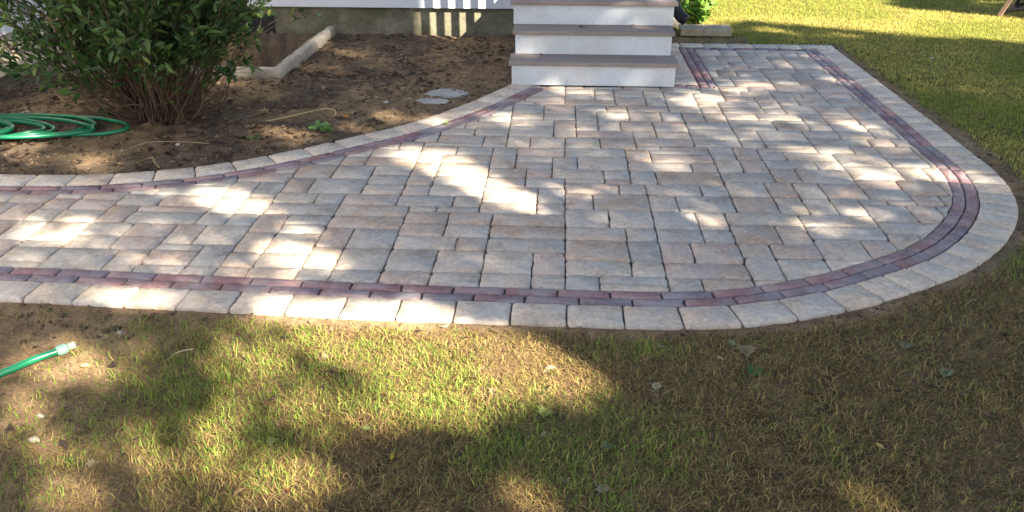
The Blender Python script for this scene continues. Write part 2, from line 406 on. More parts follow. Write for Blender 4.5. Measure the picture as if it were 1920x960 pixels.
strip(brick, line(1.065, 6.25, 1.065, 7.627), line(1.128, 6.25, 1.128, 7.627), .212, P_BRICK, .1, **kw)
strip(brick, line(1.128, 6.25, 1.128, 7.627), line(1.190, 6.25, 1.190, 7.627), .212, P_BRICK, 0, **kw)
strip(brick, line(.80, 6.252, 1.062, 6.252), line(.80, 6.332, 1.062, 6.332), .16, P_BRICK, 0, **kw)
brick.build('brick_bands', M_paver, patio)
edge = Pavers(); kw = dict(gap=.0012, rnd=.009, bev=.0045, jit=.0015, h=.001)
F_oo = offs(F, ew); iT = np.argmax(F[:, 0] > 1.25)
strip(edge, F[:iT+1], F_oo[:iT+1], .219, P_EDGE, .08, **kw)
e2 = F[:, 1] < 7.63; strip(edge, F[iT:][e2[iT:]], F_oo[iT:][e2[iT:]], .155, P_EDGE, 0, **kw)
strip(edge, offs(Bk, -.163), Bk, .215, P_EDGE, .1, **kw)
strip(edge, line(.75, 7.63, 2.455, 7.63), line(.75, 7.785, 2.455, 7.785), .215, P_EDGE, .1, **kw)
edge.build('pale_edging', M_paver, patio)

# ---------------------------------------------------------------- lawn
def blades(name, x, y, z, h, wd, lean, az, col, parent=None, curl=.5):
    n = len(x); a2 = az+np.pi/2+rng.normal(0, .4, n)
    dx, dy = np.cos(az), np.sin(az); sx, sy = np.cos(a2)*wd/2, np.sin(a2)*wd/2
    hs = h*np.cos(lean); ls = h*np.sin(lean)
    b = np.c_[x, y, z-.004]; bend = rng.normal(0, .16, n)*h; mid = b+np.c_[dx*ls*.4-dy*bend, dy*ls*.4+dx*bend, hs*.62+.004]
    tip = b+np.c_[dx*ls*(1+curl*.3), dy*ls*(1+curl*.3), hs*(1-curl*.25)+.004]
    S = np.c_[sx, sy, np.zeros(n)]
    V = np.stack([b-S, b+S, mid+S*.8, mid-S*.8, tip], 1).reshape(-1, 3)
    k = np.arange(n)*5; cc = np.repeat(col, 5, axis=0).reshape(n, 5, 3).copy(); 
    o = np_mesh(name, V, [np.c_[k, k+1, k+2, k+3], np.c_[k+3, k+2, k+4]], M_grass, parent, col=cc.reshape(-1, 3)); return o
def scatter(n, x0, x1, y0, y1): return rng.uniform(x0, x1, n), rng.uniform(y0, y1, n)
def lawn(n, x0, x1, y0, y1, cond, dens):
    x, y = scatter(n, x0, x1, y0, y1); d = np.where(inside(x, y, OUTER), -1, pdist(x, y, OUTER))
    p = grass_cover(x, y)*np.where(d > 0, edge_clear(x, y, np.maximum(d, 0)), 0)*dens(x, y)
    k = (rng.random(n) < p) & cond(x, y); return x[k], y[k]
def green_map(x, y):                       # where the near turf is still green rather than dry
    g = smooth(.47, .62, fbm(x, y, 2.0, 4, 31))
    g = np.maximum(g, .8*smooth(.28, .1, np.hypot((x-.30)/1.2, (y-2.62)/.45)))
    g = g*(1-.92*smooth(.6, 1.0, x)*(1-smooth(3.0, 3.5, y)))
    g = np.maximum(g, smooth(.45, .2, np.hypot(x-2.25, (y-3.35)*1.0)))
    g = np.maximum(g, .8*smooth(.35, .15, np.hypot((x-.15)/1.4, y-2.05)))
    return np.clip(g, 0, 1)
def mixc(a, b, t): return np.asarray(a)*(1-t[:, None])+np.asarray(b)*t[:, None]
# near turf: green tufts
x, y = lawn(340000, -2.4, 3.9, 1.25, 4.4, lambda x, y: (y < 3.0) | (x > 1.3), lambda x, y: .15+.85*green_map(x, y)**1.2)
gm = green_map(x, y); n = len(x)
cg = mixc([.12, .21, .035], [.32, .37, .07], rng.random(n)); cd = mixc([.50, .37, .14], [.24, .17, .06], rng.random(n))
isg = rng.random(n) < .25+.65*gm
blades('g1', x, y, gz_arr(x, y), rng.uniform(.014, .045, n)*(.55+.9*fbm(x, y, 9, 2, 91)), rng.uniform(.0018, .004, n), rng.uniform(.25, 1.25, n), rng.uniform(0, 6.28, n), np.where(isg[:, None], cg, cd)*rng.uniform(.75, 1.2, n)[:, None])
g1 = bpy.data.objects['g1']
# near turf: dry curled thatch lying on the soil
x, y = lawn(340000, -2.4, 3.9, 1.25, 4.4, lambda x, y: (y < 3.0) | (x > 1.3), lambda x, y: .85+0*x)
n = len(x); cd = mixc([.52, .37, .145], [.085, .055, .025], rng.random(n)**.75)
blades('g2', x, y, gz_arr(x, y)+rng.uniform(0, .012, n), rng.uniform(.014, .048, n), rng.uniform(.0012, .0029, n), rng.uniform(1.1, 1.52, n), rng.uniform(0, 6.28, n), cd)
# sparse straw over the bare soil and the bed
x, y = scatter(9000, -4, 1, 1.3, 8); k = ~inside(x, y, OUTER) & ((y < 2.9) | is_bed(x, y)) & (fbm(x, y, 2.5, 3, 44) > .5) & (x > -4.1); x, y = x[k], y[k]; n = len(x)
cs = mixc([.34, .24, .12], [.15, .10, .05], rng.random(n))
blades('g3', x, y, gz_arr(x, y)+.002, rng.uniform(.02, .07, n), rng.uniform(.0012, .0028, n), rng.uniform(1.3, 1.58, n), rng.uniform(0, 6.28, n), cs)
# far lawn
x, y = lawn(380000, 1.2, 7.5, 3.9, 12.5, lambda x, y: ((x > 2.2) | (y > 7.7)) & (x < 1.6+.55*y), lambda x, y: .8+.2*(y > 0))
n = len(x); t = smooth(.4, .65, fbm(x, y, 1.3, 4, 51)); 
cg = mixc([.28, .30, .055], [.54, .47, .12], t)*rng.uniform(.75, 1.3, n)[:, None]; dry = rng.random(n) < .15+.25*t; cg[dry] = np.array([.30, .24, .07])*rng.uniform(.7, 1.2, dry.sum())[:, None]
blades('g4', x, y, gz_arr(x, y), rng.uniform(.015, .034, n), rng.uniform(.0028, .0055, n), rng.uniform(.2, 1.2, n), rng.uniform(0, 6.28, n), cg)
def join(names, newname):
    V = []; Fs4 = []; Fs3 = []; C = []; b = 0
    for nm in names:
        o = bpy.data.objects[nm]; me = o.data; k = len(me.vertices); v = np.empty(k*3, np.float32); me.vertices.foreach_get('co', v); V.append(v.reshape(-1, 3))
        c = np.empty(k*4, np.float32); me.color_attributes['Col'].data.foreach_get('color', c); C.append(c.reshape(-1, 4)[:, :3])
        q = np.arange(k//5)*5+b; Fs4.append(np.c_[q, q+1, q+2, q+3]); Fs3.append(np.c_[q+3, q+2, q+4]); b += k
        bpy.data.objects.remove(o); bpy.data.meshes.remove(me)
    return np_mesh(newname, np.concatenate(V), [np.concatenate(Fs4), np.concatenate(Fs3)], M_grass, col=np.concatenate(C))
lawn_o = join(['g1', 'g2', 'g4'], 'lawn_grass'); tag(lawn_o, 'short patchy lawn grass with green tufts and dry brown thatch', 'grass', kind='stuff')
straw = join(['g3'], 'dry_straw'); tag(straw, 'thin bits of dry straw lying over the bare soil', 'straw', kind='stuff')

# ---------------------------------------------------------------- soil crumbs and leaf crumbs (nobody could count them)
def crumbs(name, x, y, r, col, flat=.6, mt=M_clod, lift=0.):
    n = len(x); base = np.array([(1, 0, -.3), (-.4, .9, -.3), (-.5, -.85, -.3), (.2, .1, .9), (.5, .5, .5), (-.6, .1, .4)])
    Fb = np.array([(0, 1, 4), (0, 4, 3), (1, 5, 4), (4, 5, 3), (1, 2, 5), (5, 2, 3), (2, 0, 3), (0, 2, 1)])
    a = rng.uniform(0, 6.28, n); B = base[None]*(1+rng.normal(0, .25, (n, 6, 3))); ca, sa = np.cos(a)[:, None], np.sin(a)[:, None]
    X = (B[..., 0]*ca-B[..., 1]*sa)*r[:, None]+x[:, None]; Y = (B[..., 0]*sa+B[..., 1]*ca)*r[:, None]+y[:, None]; Z = B[..., 2]*r[:, None]*flat+(gz_arr(x, y)+lift)[:, None]
    V = np.stack([X, Y, Z], -1).reshape(-1, 3); Fc = (np.arange(n)[:, None, None]*6+Fb[None]).reshape(-1, 3)
    return np_mesh(name, V, [Fc], mt, col=np.repeat(col, 6, axis=0))
x, y = scatter(52000, -4.1, 3.2, 1.3, 8.05); d = pdist(x, y, OUTER); pin = inside(x, y, OUTER)
k = ~pin & (is_bed(x, y) | ((y < 3.0) & (rng.random(len(x)) < .55*(1-grass_cover(x, y)*.85))) | ((d < .17) & (rng.random(len(x)) < .8))) & ~inside(x, y, BED_WELL)
x, y = x[k], y[k]; n = len(x); r = .003+.021*rng.random(n)**4
cc = mixc([.22, .145, .085], [.085, .058, .038], rng.random(n)); pale = (rng.random(n) < .03) & (r < .008); cc[pale] = [.34, .28, .22]
o = crumbs('soil_crumbs', x, y, r, cc); tag(o, 'loose crumbs of brown soil and grit in the beds and along the paving', 'soil crumbs', kind='stuff')
xg, yg = scatter(9000, -3.5, 2.5, 2.7, 7.8); ig = inside(xg, yg, OUTER); dg = pdist(xg, yg, OUTER); kg = ig & (rng.random(9000) < np.where(dg < .05, .35, .07)); xg, yg = xg[kg], yg[kg]; ng = len(xg)
o = crumbs('paving_grit', xg, yg, .0012+.0035*rng.random(ng)**3, mixc([.22, .17, .12], [.08, .06, .045], rng.random(ng)), lift=.0705); tag(o, 'tiny grit and soil grains spilled over the pavers', 'grit', kind='stuff')
# leaf fragments
def flatbits(name, x, y, s, col, mt, z=None):
    n = len(x); a = rng.uniform(0, 6.28, n); base = np.array([(-1, 0), (-.3, -.55), (.6, -.35), (1, .05), (.4, .5), (-.4, .45)])
    ca, sa = np.cos(a)[:, None], np.sin(a)[:, None]; B = base[None]*(1+rng.normal(0, .22, (n, 6, 2)))
    X = (B[..., 0]*ca-B[..., 1]*sa)*s[:, None]+x[:, None]; Y = (B[..., 0]*sa+B[..., 1]*ca)*s[:, None]+y[:, None]
    z = gz_arr(x, y) if z is None else z
    Z = (z+.006)[:, None]+np.abs(rng.normal(0, .35, (n, 6)))*s[:, None]
    V = np.stack([X, Y, Z], -1).reshape(-1, 3); k = np.arange(n)*6
    return np_mesh(name, V, [np.c_[k, k+1, k+2, k+3], np.c_[k, k+3, k+4, k+5]], mt, col=np.repeat(col, 6, axis=0))
x, y = scatter(24000, -4.1, 5, 1.3, 8.05); k = ~inside(x, y, OUTER) & ~inside(x, y, BED_WELL) & ((is_bed(x, y) & (rng.random(len(x)) < .75)) | (~is_bed(x, y) & (rng.random(len(x)) < .16))) & (fbm(x, y, 4, 3, 61) > .36+.3*rng.random(len(x)))
xc, yc = scatter(2600, -4.1, .8, 4.2, 8.05); kc = is_bed(xc, yc) & ~inside(xc, yc, OUTER) & ~inside(xc, yc, BED_WELL) & (fbm(xc, yc, 3.4, 3, 77) > .5); x, y = np.r_[x[k], xc[kc]], np.r_[y[k], yc[kc]]; nc = int(kc.sum()); n = len(x); cc = mixc([.13, .075, .04], [.24, .16, .09], rng.random(n)); q = rng.random(n); cc[q < .45] = [.045, .03, .022]; cc[q > .96] = [.38, .33, .24]; cc[n-nc:] = mixc([.035, .022, .016], [.14, .09, .055], rng.random(nc))
o = flatbits('leaf_litter', x, y, np.r_[rng.uniform(.006, .022, n-nc), rng.uniform(.014, .036, nc)], cc, M_dry); 
tag(o, 'small dark crumbled leaf pieces scattered over soil and turf', 'leaf litter', kind='stuff')

# ---------------------------------------------------------------- house
house = empty('house', (-.5, 8.1, 0)); tag(house, 'white sided house with stained concrete foundation behind the planting bed', 'house')
def P(o, par):                       # keep world coordinates under a parent that is not at the origin
    o.location = (-par.location[0], -par.location[1], -par.location[2]); return o
m = MB(); m.box(-4.3, .85, 8.1, 8.35, -.5, .30); P(m.build('foundation', M_conc, house), house)
m = MB(); m.box(-4.16, .85, 8.052, 8.14, .243, .385); m.box(-4.16, .85, 8.06, 8.14, .386, 3.0)
for i in range(18): m.add([(-4.14, 8.048, .40+i*.14), (.85, 8.048, .40+i*.14), (.85, 8.058, .538+i*.14), (-4.14, 8.058, .538+i*.14)], [(0, 1, 2, 3)])
P(m.build('siding', M_siding, house), house)
m = MB(); m.box(-4.4, -4.185, -1., 8.3, -.5, .09); P(m.build('foundation', M_conc, house), house)
def laps(k0, k1, mt, name):
    m = MB()
    for k in range(k0, k1):
        z = .075+k*.14; m.add([(-4.15, -1, z), (-4.15, 8.05, z), (-4.168, 8.05, z+.142), (-4.168, -1, z+.142), (-4.19, -1, z), (-4.19, 8.05, z)], [(0, 1, 2, 3), (0, 4, 5, 1)])
    P(m.build(name, mt, house), house)
laps(0, 2, M_dirty, 'stained_siding'); laps(2, 21, M_siding, 'siding')
m = MB(); m.box(-3.75, -2.75, 8.09, 8.12, -.22, .16); f = P(m.build('window', M_iron, house), house)
# window well kerb
def rough_bar(name, pts, w_, h_, mt, parent=None, seg=.03, z0=-.05):
    """rounded concrete ridge along a polyline"""
    pts = [Vector((*p, 0)) for p in pts]; L = [0]
    for a, b in zip(pts, pts[1:]): L.append(L[-1]+(b-a).length)
    n = int(L[-1]/seg); prof = [(-.5, 0), (-.52, .6), (-.47, .93), (-.3, 1), (.3, 1), (.47, .93), (.52, .6), (.5, 0)]; vs = []; fs = []
    for i in range(n+1):
        s = L[-1]*i/n; k = max(j for j in range(len(L)-1) if L[j] <= s+1e-9); a, b = pts[k], pts[k+1]; t = (b-a).normalized(); p = a+t*(s-L[k]); nn = Vector((-t.y, t.x, 0))
        if 0 < k and s-L[k] < .05: nn = (nn+Vector((-(pts[k]-pts[k-1]).normalized().y, (pts[k]-pts[k-1]).normalized().x, 0))).normalized()
        e = 1 if 0 < i < n else .6
        for u, v in prof:
            j = random.uniform(-.10, .10)+.05*math.sin(i*.9+2*math.sin(i*.37)); vs.append(p+nn*(u*w_*e*(1+j))+Vector((0, 0, z0+(h_-z0)*v*(1+.5*j)*(1 if v else 1))))
    m_ = len(prof)
    for i in range(n):
        for k in range(m_-1): fs.append((i*m_+k, i*m_+k+1, (i+1)*m_+k+1, (i+1)*m_+k))
    fs += [tuple(range(m_)), tuple(n*m_+k for k in range(m_-1, -1, -1))]
    mb = MB(); mb.add(vs, fs); return mb.build(name, mt, parent, smooth=True)
k = rough_bar('concrete_kerb', [(-2.19, 8.07), (-2.20, 6.42), (-4.1, 6.42)], .078, .062, M_kerb, z0=-.06); tag(k, 'pale rough concrete kerb around the window well behind the shrub', 'kerb')
m = MB(); m.box(-2.31, -2.262, 6.48, 8.08, -.4, .012); m.box(-4.1, -2.262, 6.478, 6.52, -.4, .012); o = m.build('well_lining', M_conc, k)

# ---------------------------------------------------------------- steps
st = empty('porch_steps', (.256, 6.25, 0)); tag(st, 'white porch steps with grey brown treads at the edge of the patio', 'steps')
X0, X1, RY, RN, TT = -.354, .866, .18, .235, .030
for k in range(3):
    y0 = 6.25+k*RN; ins_ = (0, .018, -.012)[k]; ins2 = (0, .016, -.014)[k]
    m = MB(); m.box(X0+ins_, X1-ins2, y0, y0+.022, (.0 if k == 0 else k*RY+.001), (k+1)*RY-TT-.001); r_ = P(m.build('riser', M_white, st, bevel=.001, seg=1), st)
    for sx in (X0+.03+ins_, X0+.42, X0+.80, X1-.03-ins2):
        for sz in (.035, .115):
            n_ = MB(); n_.tube([(sx, y0-.0012, k*RY+sz), (sx, y0+.002, k*RY+sz)], .0028, 8); n_.build('screw_head', M_iron, r_)
    e0, e1 = ((-.020, .018), (-.004, .004), (-.034, .040))[k]
    m = MB(); ye = y0+RN+.02 if k < 2 else 7.0
    m.box(X0+e0, X1+e1, y0-.028, y0+(ye-y0)*.53-.003, (k+1)*RY-TT, (k+1)*RY); m.box(X0+e0, X1+e1, y0+(ye-y0)*.53+.002, ye, (k+1)*RY-TT, (k+1)*RY-.0005)
    t_ = P(m.build('tread', M_tread, st, bevel=.004, seg=2), st)
for c in list(st.children):
    for g_ in c.children: g_.location = (0, 0, 0)
for sx in (X0+.012, X1-.034):
    m = MB()
    prof = [(6.274, -.04), (8.04, -.04), (8.04, 3*RY-TT-.003), (6.274+2*RN, 3*RY-TT-.003), (6.274+2*RN, 2*RY-TT-.003), (6.274+RN, 2*RY-TT-.003), (6.274+RN, RY-TT-.003), (6.274, RY-TT-.003)]
    n8 = len(prof); m.add([(sx, a, c) for a, c in prof]+[(sx+.022, a, c) for a, c in prof], [tuple(range(n8)), tuple(range(2*n8-1, n8-1, -1))]+[(i, i+n8, (i+1) % n8+n8, (i+1) % n8) for i in range(n8)])
    P(m.build('side_board', M_white, st), st)
m = MB()
for k in range(8): m.box(X0-.02, X1+.02, 7.004+k*.13, 7.13+k*.13, .512+.0001*k, .54)
P(m.build('landing_deck', M_tread, st, bevel=.003, seg=1), st)
rail = empty('railing'); rail.parent = st; rail.location = (0, 0, 0)
def RP(o): o.location = (-st.location[0], -st.location[1], 0); return o
COL.objects.unlink(rail); bpy.data.objects.remove(rail)
m = MB(); m.box(-.358, -.222, 6.80, 6.936, .541, 1.58); m.box(-.372, -.208, 6.786, 6.95, 1.58, 1.61); post = RP(m.build('railing_post', M_white, st, bevel=.003))
for yb in (7.105, 7.245, 7.388, 7.530, 7.675, 7.82, 7.965):
    m = MB(); m.box(-.305, -.265, yb-.024, yb+.024, .541, 1.48); RP(m.build('baluster', M_white, st, bevel=.002, seg=1))
m = MB(); m.box(-.33, -.24, 6.94, 8.045, 1.48, 1.54); RP(m.build('handrail', M_white, st, bevel=.006))

# ---------------------------------------------------------------- garden hose
def catmull(pts, n=10):
    out = []; Pn = [Vector(p) for p in pts]; Pn = [Pn[0]*2-Pn[1]]+Pn+[Pn[-1]*2-Pn[-2]]
    for i in range(1, len(Pn)-2):
        a, b, c, d = Pn[i-1:i+3]
        for k in range(n):
            t = k/n; out.append(.5*((2*b)+(c-a)*t+(2*a-5*b+4*c-d)*t*t+(3*b-a-3*c+d)*t**3))
    out.append(Pn[-2]); return out
m = MB(); hr = .0125
def ring(cx, cy, rx, ry, a0, a1, z, rot=0, n=20):
    pts = []
    for i in range(n+1):
        a = R(a0+(a1-a0)*i/n); x, y_ = rx*math.cos(a), ry*math.sin(a); c, s = math.cos(rot), math.sin(rot)
        pts.append((cx+x*c-y_*s, cy+x*s+y_*c, z+.006*math.sin(3*a+cx*9)))
    return pts
coil = []
spec = [(-2.75, .80, 4.80, 5.24, .010), (-2.96, .66, 4.74, 5.23, .026), (-2.93, .80, 4.73, 5.17, .030), (-3.17, .62, 4.66, 5.12, .040), (-3.22, .70, 4.64, 5.08, .050),
        (-3.40, .55, 4.62, 5.05, .056), (-3.46, .60, 4.59, 5.00, .066), (-3.42, .50, 4.56, 5.09, .072), (-3.56, .40, 4.57, 4.96, .082), (-3.36, .64, 4.53, 5.02, .095)]
for q_, (xr, rx, yf, yb_, z) in enumerate(spec): coil += ring(xr-rx, (yf+yb_)/2, rx, (yb_-yf)/2, -100, 262, z*.62+.004, .03*math.sin(q_*2.1), 22)
coil += [(-3.6, 4.60, .085), (-3.40, 4.615, .07), (-3.2, 4.70, .045), (-3.07, 4.82, .028), (-2.98, 4.945, .022)]
m.tube(catmull([(x, y, z+.004+gz(x, y)*.5) for x, y, z in coil], 4), hr, 10)
hose = m.build('garden_hose', M_hose, smooth=True); tag(hose, 'bright green garden hose lying in loose coils beside the shrub', 'hose')
h2 = empty('garden_hose', (-1.74, 2.48, 0)); tag(h2, 'short end of green hose with pale coupling on the bare front soil', 'hose')
zc_ = .012
m = MB(); pth = catmull([(-2.9, 1.55, zc_), (-2.4, 1.86, zc_), (-1.99, 2.20, zc_), (-1.885, 2.305, zc_), (-1.829, 2.385, zc_), (-1.765, 2.447, zc_+.002)], 10); m.tube(pth, .013, 14)
P(m.build('tube', M_hose, h2, smooth=True), h2)
d_ = (Vector((-1.722, 2.492, .016))-Vector((-1.765, 2.447, .014))).normalized(); s_ = Vector((-1.772, 2.440, .014))
m = MB(); prof = [(0, .015), (.004, .018), (.012, .0195), (.026, .0195), (.034, .0175), (.038, .0155)]; m.tube([s_+d_*a for a, b in prof], [b for a, b in prof], 18); cp_ = P(m.build('coupling', M_fit, h2, smooth=True), h2)
m = MB(); prof = [(.040, .0132)]+[(.042+.0035*i, .0140 if i % 2 else .0128) for i in range(6)]+[(.064, .0122)]; m.tube([s_+d_*a for a, b in prof], [b for a, b in prof], 18); P(m.build('threaded_end', M_fit2, h2, smooth=True), h2)

# ---------------------------------------------------------------- downspout, timbers, flagstones
ds = MB(); pts = catmull([(1.04, 8.02, 2.6), (1.04, 8.02, .60), (1.045, 8.0, .36), (1.06, 7.985, .28), (1.10, 7.96, .215), (1.155, 7.93, .175)], 6)
ds.tube(pts, .052, 14); o = ds.build('downspout', M_black, smooth=True); tag(o, 'black downspout with curved elbow beside the porch steps', 'downspout')
m = MB(); m.box(-.24, .24, -.10, .10, -.02, .045); o = m.build('timber_board', M_wood, bevel=.008, loc=(1.385, 8.22, .02)); o.rotation_euler = (.06, .0, -.02); tag(o, 'weathered grey board lying on the soil behind the patio corner', 'board')
m = MB(); m.box(-.13, .13, -.09, .09, -.03, .055); o = m.build('stone_block', M_kerb, bevel=.01, loc=(1.08, 8.46, .05)); o.rotation_euler = (0, 0, .1); tag(o, 'small grey block under the downspout by the leafy plant', 'block')
def slab(cx, cy, rx, ry, label):
    n = 22; ri = [1+random.uniform(-.14, .1) for _ in range(n)]; vs = []; fs = []
    for j, (s, z) in enumerate(((1, -.03), (1, .001), (.9, .006), (.5, .009))):
        for i in range(n):
            a = 2*math.pi*i/n; vs.append((rx*s*ri[i]*math.cos(a), ry*s*ri[i]*math.sin(a), z+random.uniform(-.001, .001)))
    for j in range(3):
        for i in range(n): fs.append((j*n+i, j*n+(i+1) % n, (j+1)*n+(i+1) % n, (j+1)*n+i))
    fs.append(tuple(3*n+i for i in range(n))); m = MB(); m.add(vs, fs)
    o = m.build('flagstone', M_flag, smooth=True, loc=(cx, cy, gz(cx, cy)+.012)); tag(o, label, 'flagstone', 'concrete slabs sunk in the planting bed')
M_flag = mat('rough_grey_slab', (.34, .32, .29), rough=1, n1=.2, s1=15, n2=.35, s2=120, bump=.9, bs=120, dist=.006)
slab(-.825, 6.03, .155, .115, 'larger grey slab sunk in the bed, nearer the porch steps'); slab(-.895, 5.79, .115, .055, 'smaller flat grey slab in the bed, nearer the paving edge')

# ---------------------------------------------------------------- garden bench on the far lawn
b = empty('garden_bench', (5.2, 9.45, 0)); tag(b, 'outdoor bench with slanted wooden leg and black iron brace on far lawn', 'bench')
def B(o): return P(o, b)
for (xa, xb_) in ((4.62, 4.90), (6.1, 5.9)):
    for yy in (9.31, 9.86):
        t = Vector((xb_-xa, 0, .72)); m = MB(); 
        m.add([(xa-.022, yy-.02, 0), (xa+.022, yy-.02, 0), (xa+.022, yy+.02, 0), (xa-.022, yy+.02, 0), (xb_-.022, yy-.02, .72), (xb_+.022, yy-.02, .72), (xb_+.022, yy+.02, .72), (xb_-.022, yy+.02, .72)],
              [(0, 3, 2, 1), (4, 5, 6, 7), (0, 1, 5, 4), (1, 2, 6, 5), (2, 3, 7, 6), (3, 0, 4, 7)]); B(m.build('leg', M_benchw, b, bevel=.003))
for yy in (9.35, 9.82):
    m = MB(); m.tube(catmull([(4.655, yy, .035), (4.72, yy, .07), (4.85, yy, .10), (5.05, yy, .16), (5.45, yy, .20), (5.85, yy, .12), (6.08, yy, .05)], 6), .02, 8)
    m.tube([(4.86, yy, .10), (4.74, yy, .34), (4.80, yy, .60)], .018, 8); m.tube([(4.86, yy, .10), (5.02, yy, .34), (5.1, yy, .60)], .018, 8); m.tube([(4.655, yy, .05), (4.70, yy, .22), (4.86, yy, .34)], .015, 8)
    B(m.build('brace', M_iron, b, smooth=True))
m = MB()
for k in range(5): m.box(4.60, 6.15, 9.28+k*.125, 9.39+k*.125, .72, .75)
B(m.build('seat', M_benchw, b, bevel=.004))
m = MB()
for k in range(3): m.box(4.60, 6.15, 9.90+.02*k, 9.925+.02*k, .86+k*.13, .96+k*.13)
for xx in (4.8, 5.9): m.box(xx, xx+.05, 9.875, 9.90, .6, 1.22)
B(m.build('backrest', M_benchw, b, bevel=.004))

Mb = Matrix.Translation((4.62, 9.31, 0)) @ Matrix.Rotation(R(-38), 4, 'Z') @ Matrix.Translation((-4.62, -9.31, 0))
b.location = Mb @ b.location; b.rotation_euler = (0, 0, R(-38))
# ---------------------------------------------------------------- leaves
def leaf_cloud(P3, D, size, col, width=.42):
    """pointed leaves: P3 (n,3) base, D (n,3) direction, folded along the midrib"""
    n = len(P3); D = D/np.linalg.norm(D, axis=1)[:, None]
    S = np.cross(D, rng.normal(0, 1, (n, 3))+np.array([0, 0, 1.2])); S /= np.linalg.norm(S, axis=1)[:, None]+1e-9
    Nn = np.cross(S, D); Nn *= np.sign(Nn[:, 2:3]+1e-9)
    L = size[:, None]; w_ = L*width*.5
    V = np.stack([P3, P3+D*L*.35-S*w_+Nn*L*.06, P3+D*L*.75-S*w_*.75-Nn*L*.0, P3+D*L-Nn*L*.12, P3+D*L*.75+S*w_*.75, P3+D*L*.35+S*w_+Nn*L*.06, P3+D*L*.5-Nn*L*.04], 1).reshape(-1, 3)
    k = np.arange(n)*7
    F4 = np.concatenate([np.c_[k, k+1, k+2, k+6], np.c_[k, k+6, k+4, k+5]]); F3 = np.concatenate([np.c_[k+2, k+3, k+6], np.c_[k+6, k+3, k+4]])
    return V, F4, F3, np.repeat(col, 7, axis=0)
# shrub
sb = empty('shrub', (-2.66, 5.34, 0)); tag(sb, 'large multi stemmed shrub with dark green pointed leaves in the planting bed', 'shrub')
m = MB(); tips = []; rs = random.Random(3)
for i in range(190):
    az = rs.uniform(0, 6.283); sp = rs.uniform(.15, 1)**.7
    r0 = rs.uniform(0, .24)**1.0; bx, by = r0*math.cos(az), r0*math.sin(az)*.8
    rad = 1.0*sp*(.97 if math.cos(az) > -.1 else 1.1)*rs.uniform(.85, 1.1); H_ = (.35+1.15*rs.random())*(1.25-.55*sp)+.15
    if sp > .85: H_ = rs.uniform(.40, 1.2)
    az2 = az+rs.gauss(0, .4); rad = min(rad, 1.08); ex, ey = min(rad*math.cos(az2), .95), rad*.8*math.sin(az2)
    p0 = Vector((bx, by, -.02)); p3 = Vector((ex, ey, H_)); p1 = p0.lerp(p3, .35)+Vector((rs.gauss(0, .05), rs.gauss(0, .05), -.08*sp+rs.uniform(-.05, .05))); p2 = p0.lerp(p3, .7)+Vector((rs.uniform(-.05, .05), rs.uniform(-.05, .05), rs.uniform(-.02, .05)))
    pts = catmull([p0, p1, p2, p3], 5); r = rs.uniform(.003, .0105)*rs.choice([.7, 1, 1])
    m.tube(pts, [r*(1-.75*k/(len(pts)-1)) for k in range(len(pts))], 5, cap=False)
    for t in range(6, len(pts)): tips.append((pts[t], (pts[t]-pts[t-1]).normalized()))
    for _ in range(6):
        k = rs.randint(5, len(pts)-1); q = pts[k]; dr = ((pts[k]-pts[k-1]).normalized()+Vector((rs.gauss(0, .55), rs.gauss(0, .55), rs.gauss(.15, .4)))).normalized(); ln = rs.uniform(.12, .34)
        e = q+dr*ln; md = q+dr*ln*.5+Vector((0, 0, rs.uniform(-.02, .02))); m.tube([q, md, e], [.0028, .002, .0012], 4, cap=False)
        for t in (.3, .45, .6, .75, .9, 1): tips.append((q.lerp(e, t), dr))
for i in range(46):                   # low arching and dead twigs round the foot
    az = rs.uniform(0, 6.283); q0 = Vector((.12*math.cos(az), .1*math.sin(az), 0)); q3 = Vector((rs.uniform(.3, .85)*math.cos(az), rs.uniform(.2, .5)*math.sin(az), rs.uniform(.02, .4)))
    q1 = q0.lerp(q3, .35)+Vector((rs.gauss(0, .06), rs.gauss(0, .06), rs.uniform(.0, .12))); q2 = q0.lerp(q3, .7)+Vector((rs.gauss(0, .07), rs.gauss(0, .07), rs.uniform(0, .12)))
    pts = catmull([q0, q1, q2, q3], 4); m.tube(pts, [.005*(1-.8*k/(len(pts)-1)) for k in range(len(pts))], 5, cap=False)
    for _ in range(3): q = pts[rs.randint(3, len(pts)-1)]; m.tube([q, q+Vector((rs.gauss(0, .08), rs.gauss(0, .08), rs.uniform(-.02, .12)))], [.002, .001], 4, cap=False)
    if rs.random() < .4:
        for t in range(len(pts)//2, len(pts)): tips.append((pts[t]+Vector((0, 0, .0)), (pts[t]-pts[t-1]).normalized()))
m.build('stems', M_stem, sb, smooth=True)
T = np.array([list(a)+list(d) for a, d in tips]); zz = T[:, 2]
T = T[rng.random(len(T)) < .06+.72*smooth(.22, .70, zz+.12*np.hypot(T[:, 0], T[:, 1]))*(.45+.55*smooth(.38, .5, fbm(T[:, 0]+5, T[:, 2]*1.2+5, 4.5, 2, 3)))]
rep = 3; T = np.repeat(T, rep, axis=0); n = len(T)
P3 = T[:, :3]+rng.normal(0, .018, (n, 3)); D = T[:, 3:]+rng.normal(0, .65, (n, 3))
cl = mixc([.022, .055, .016], [.09, .16, .035], rng.random(n)**1.5); yl = rng.random(n) < .05; cl[yl] = [.16, .20, .05]
V, F4, F3, CC = leaf_cloud(P3, D, rng.uniform(.035, .088, n), cl, .36)
np_mesh('foliage', V, [F4, F3], M_leaf, sb, col=CC)
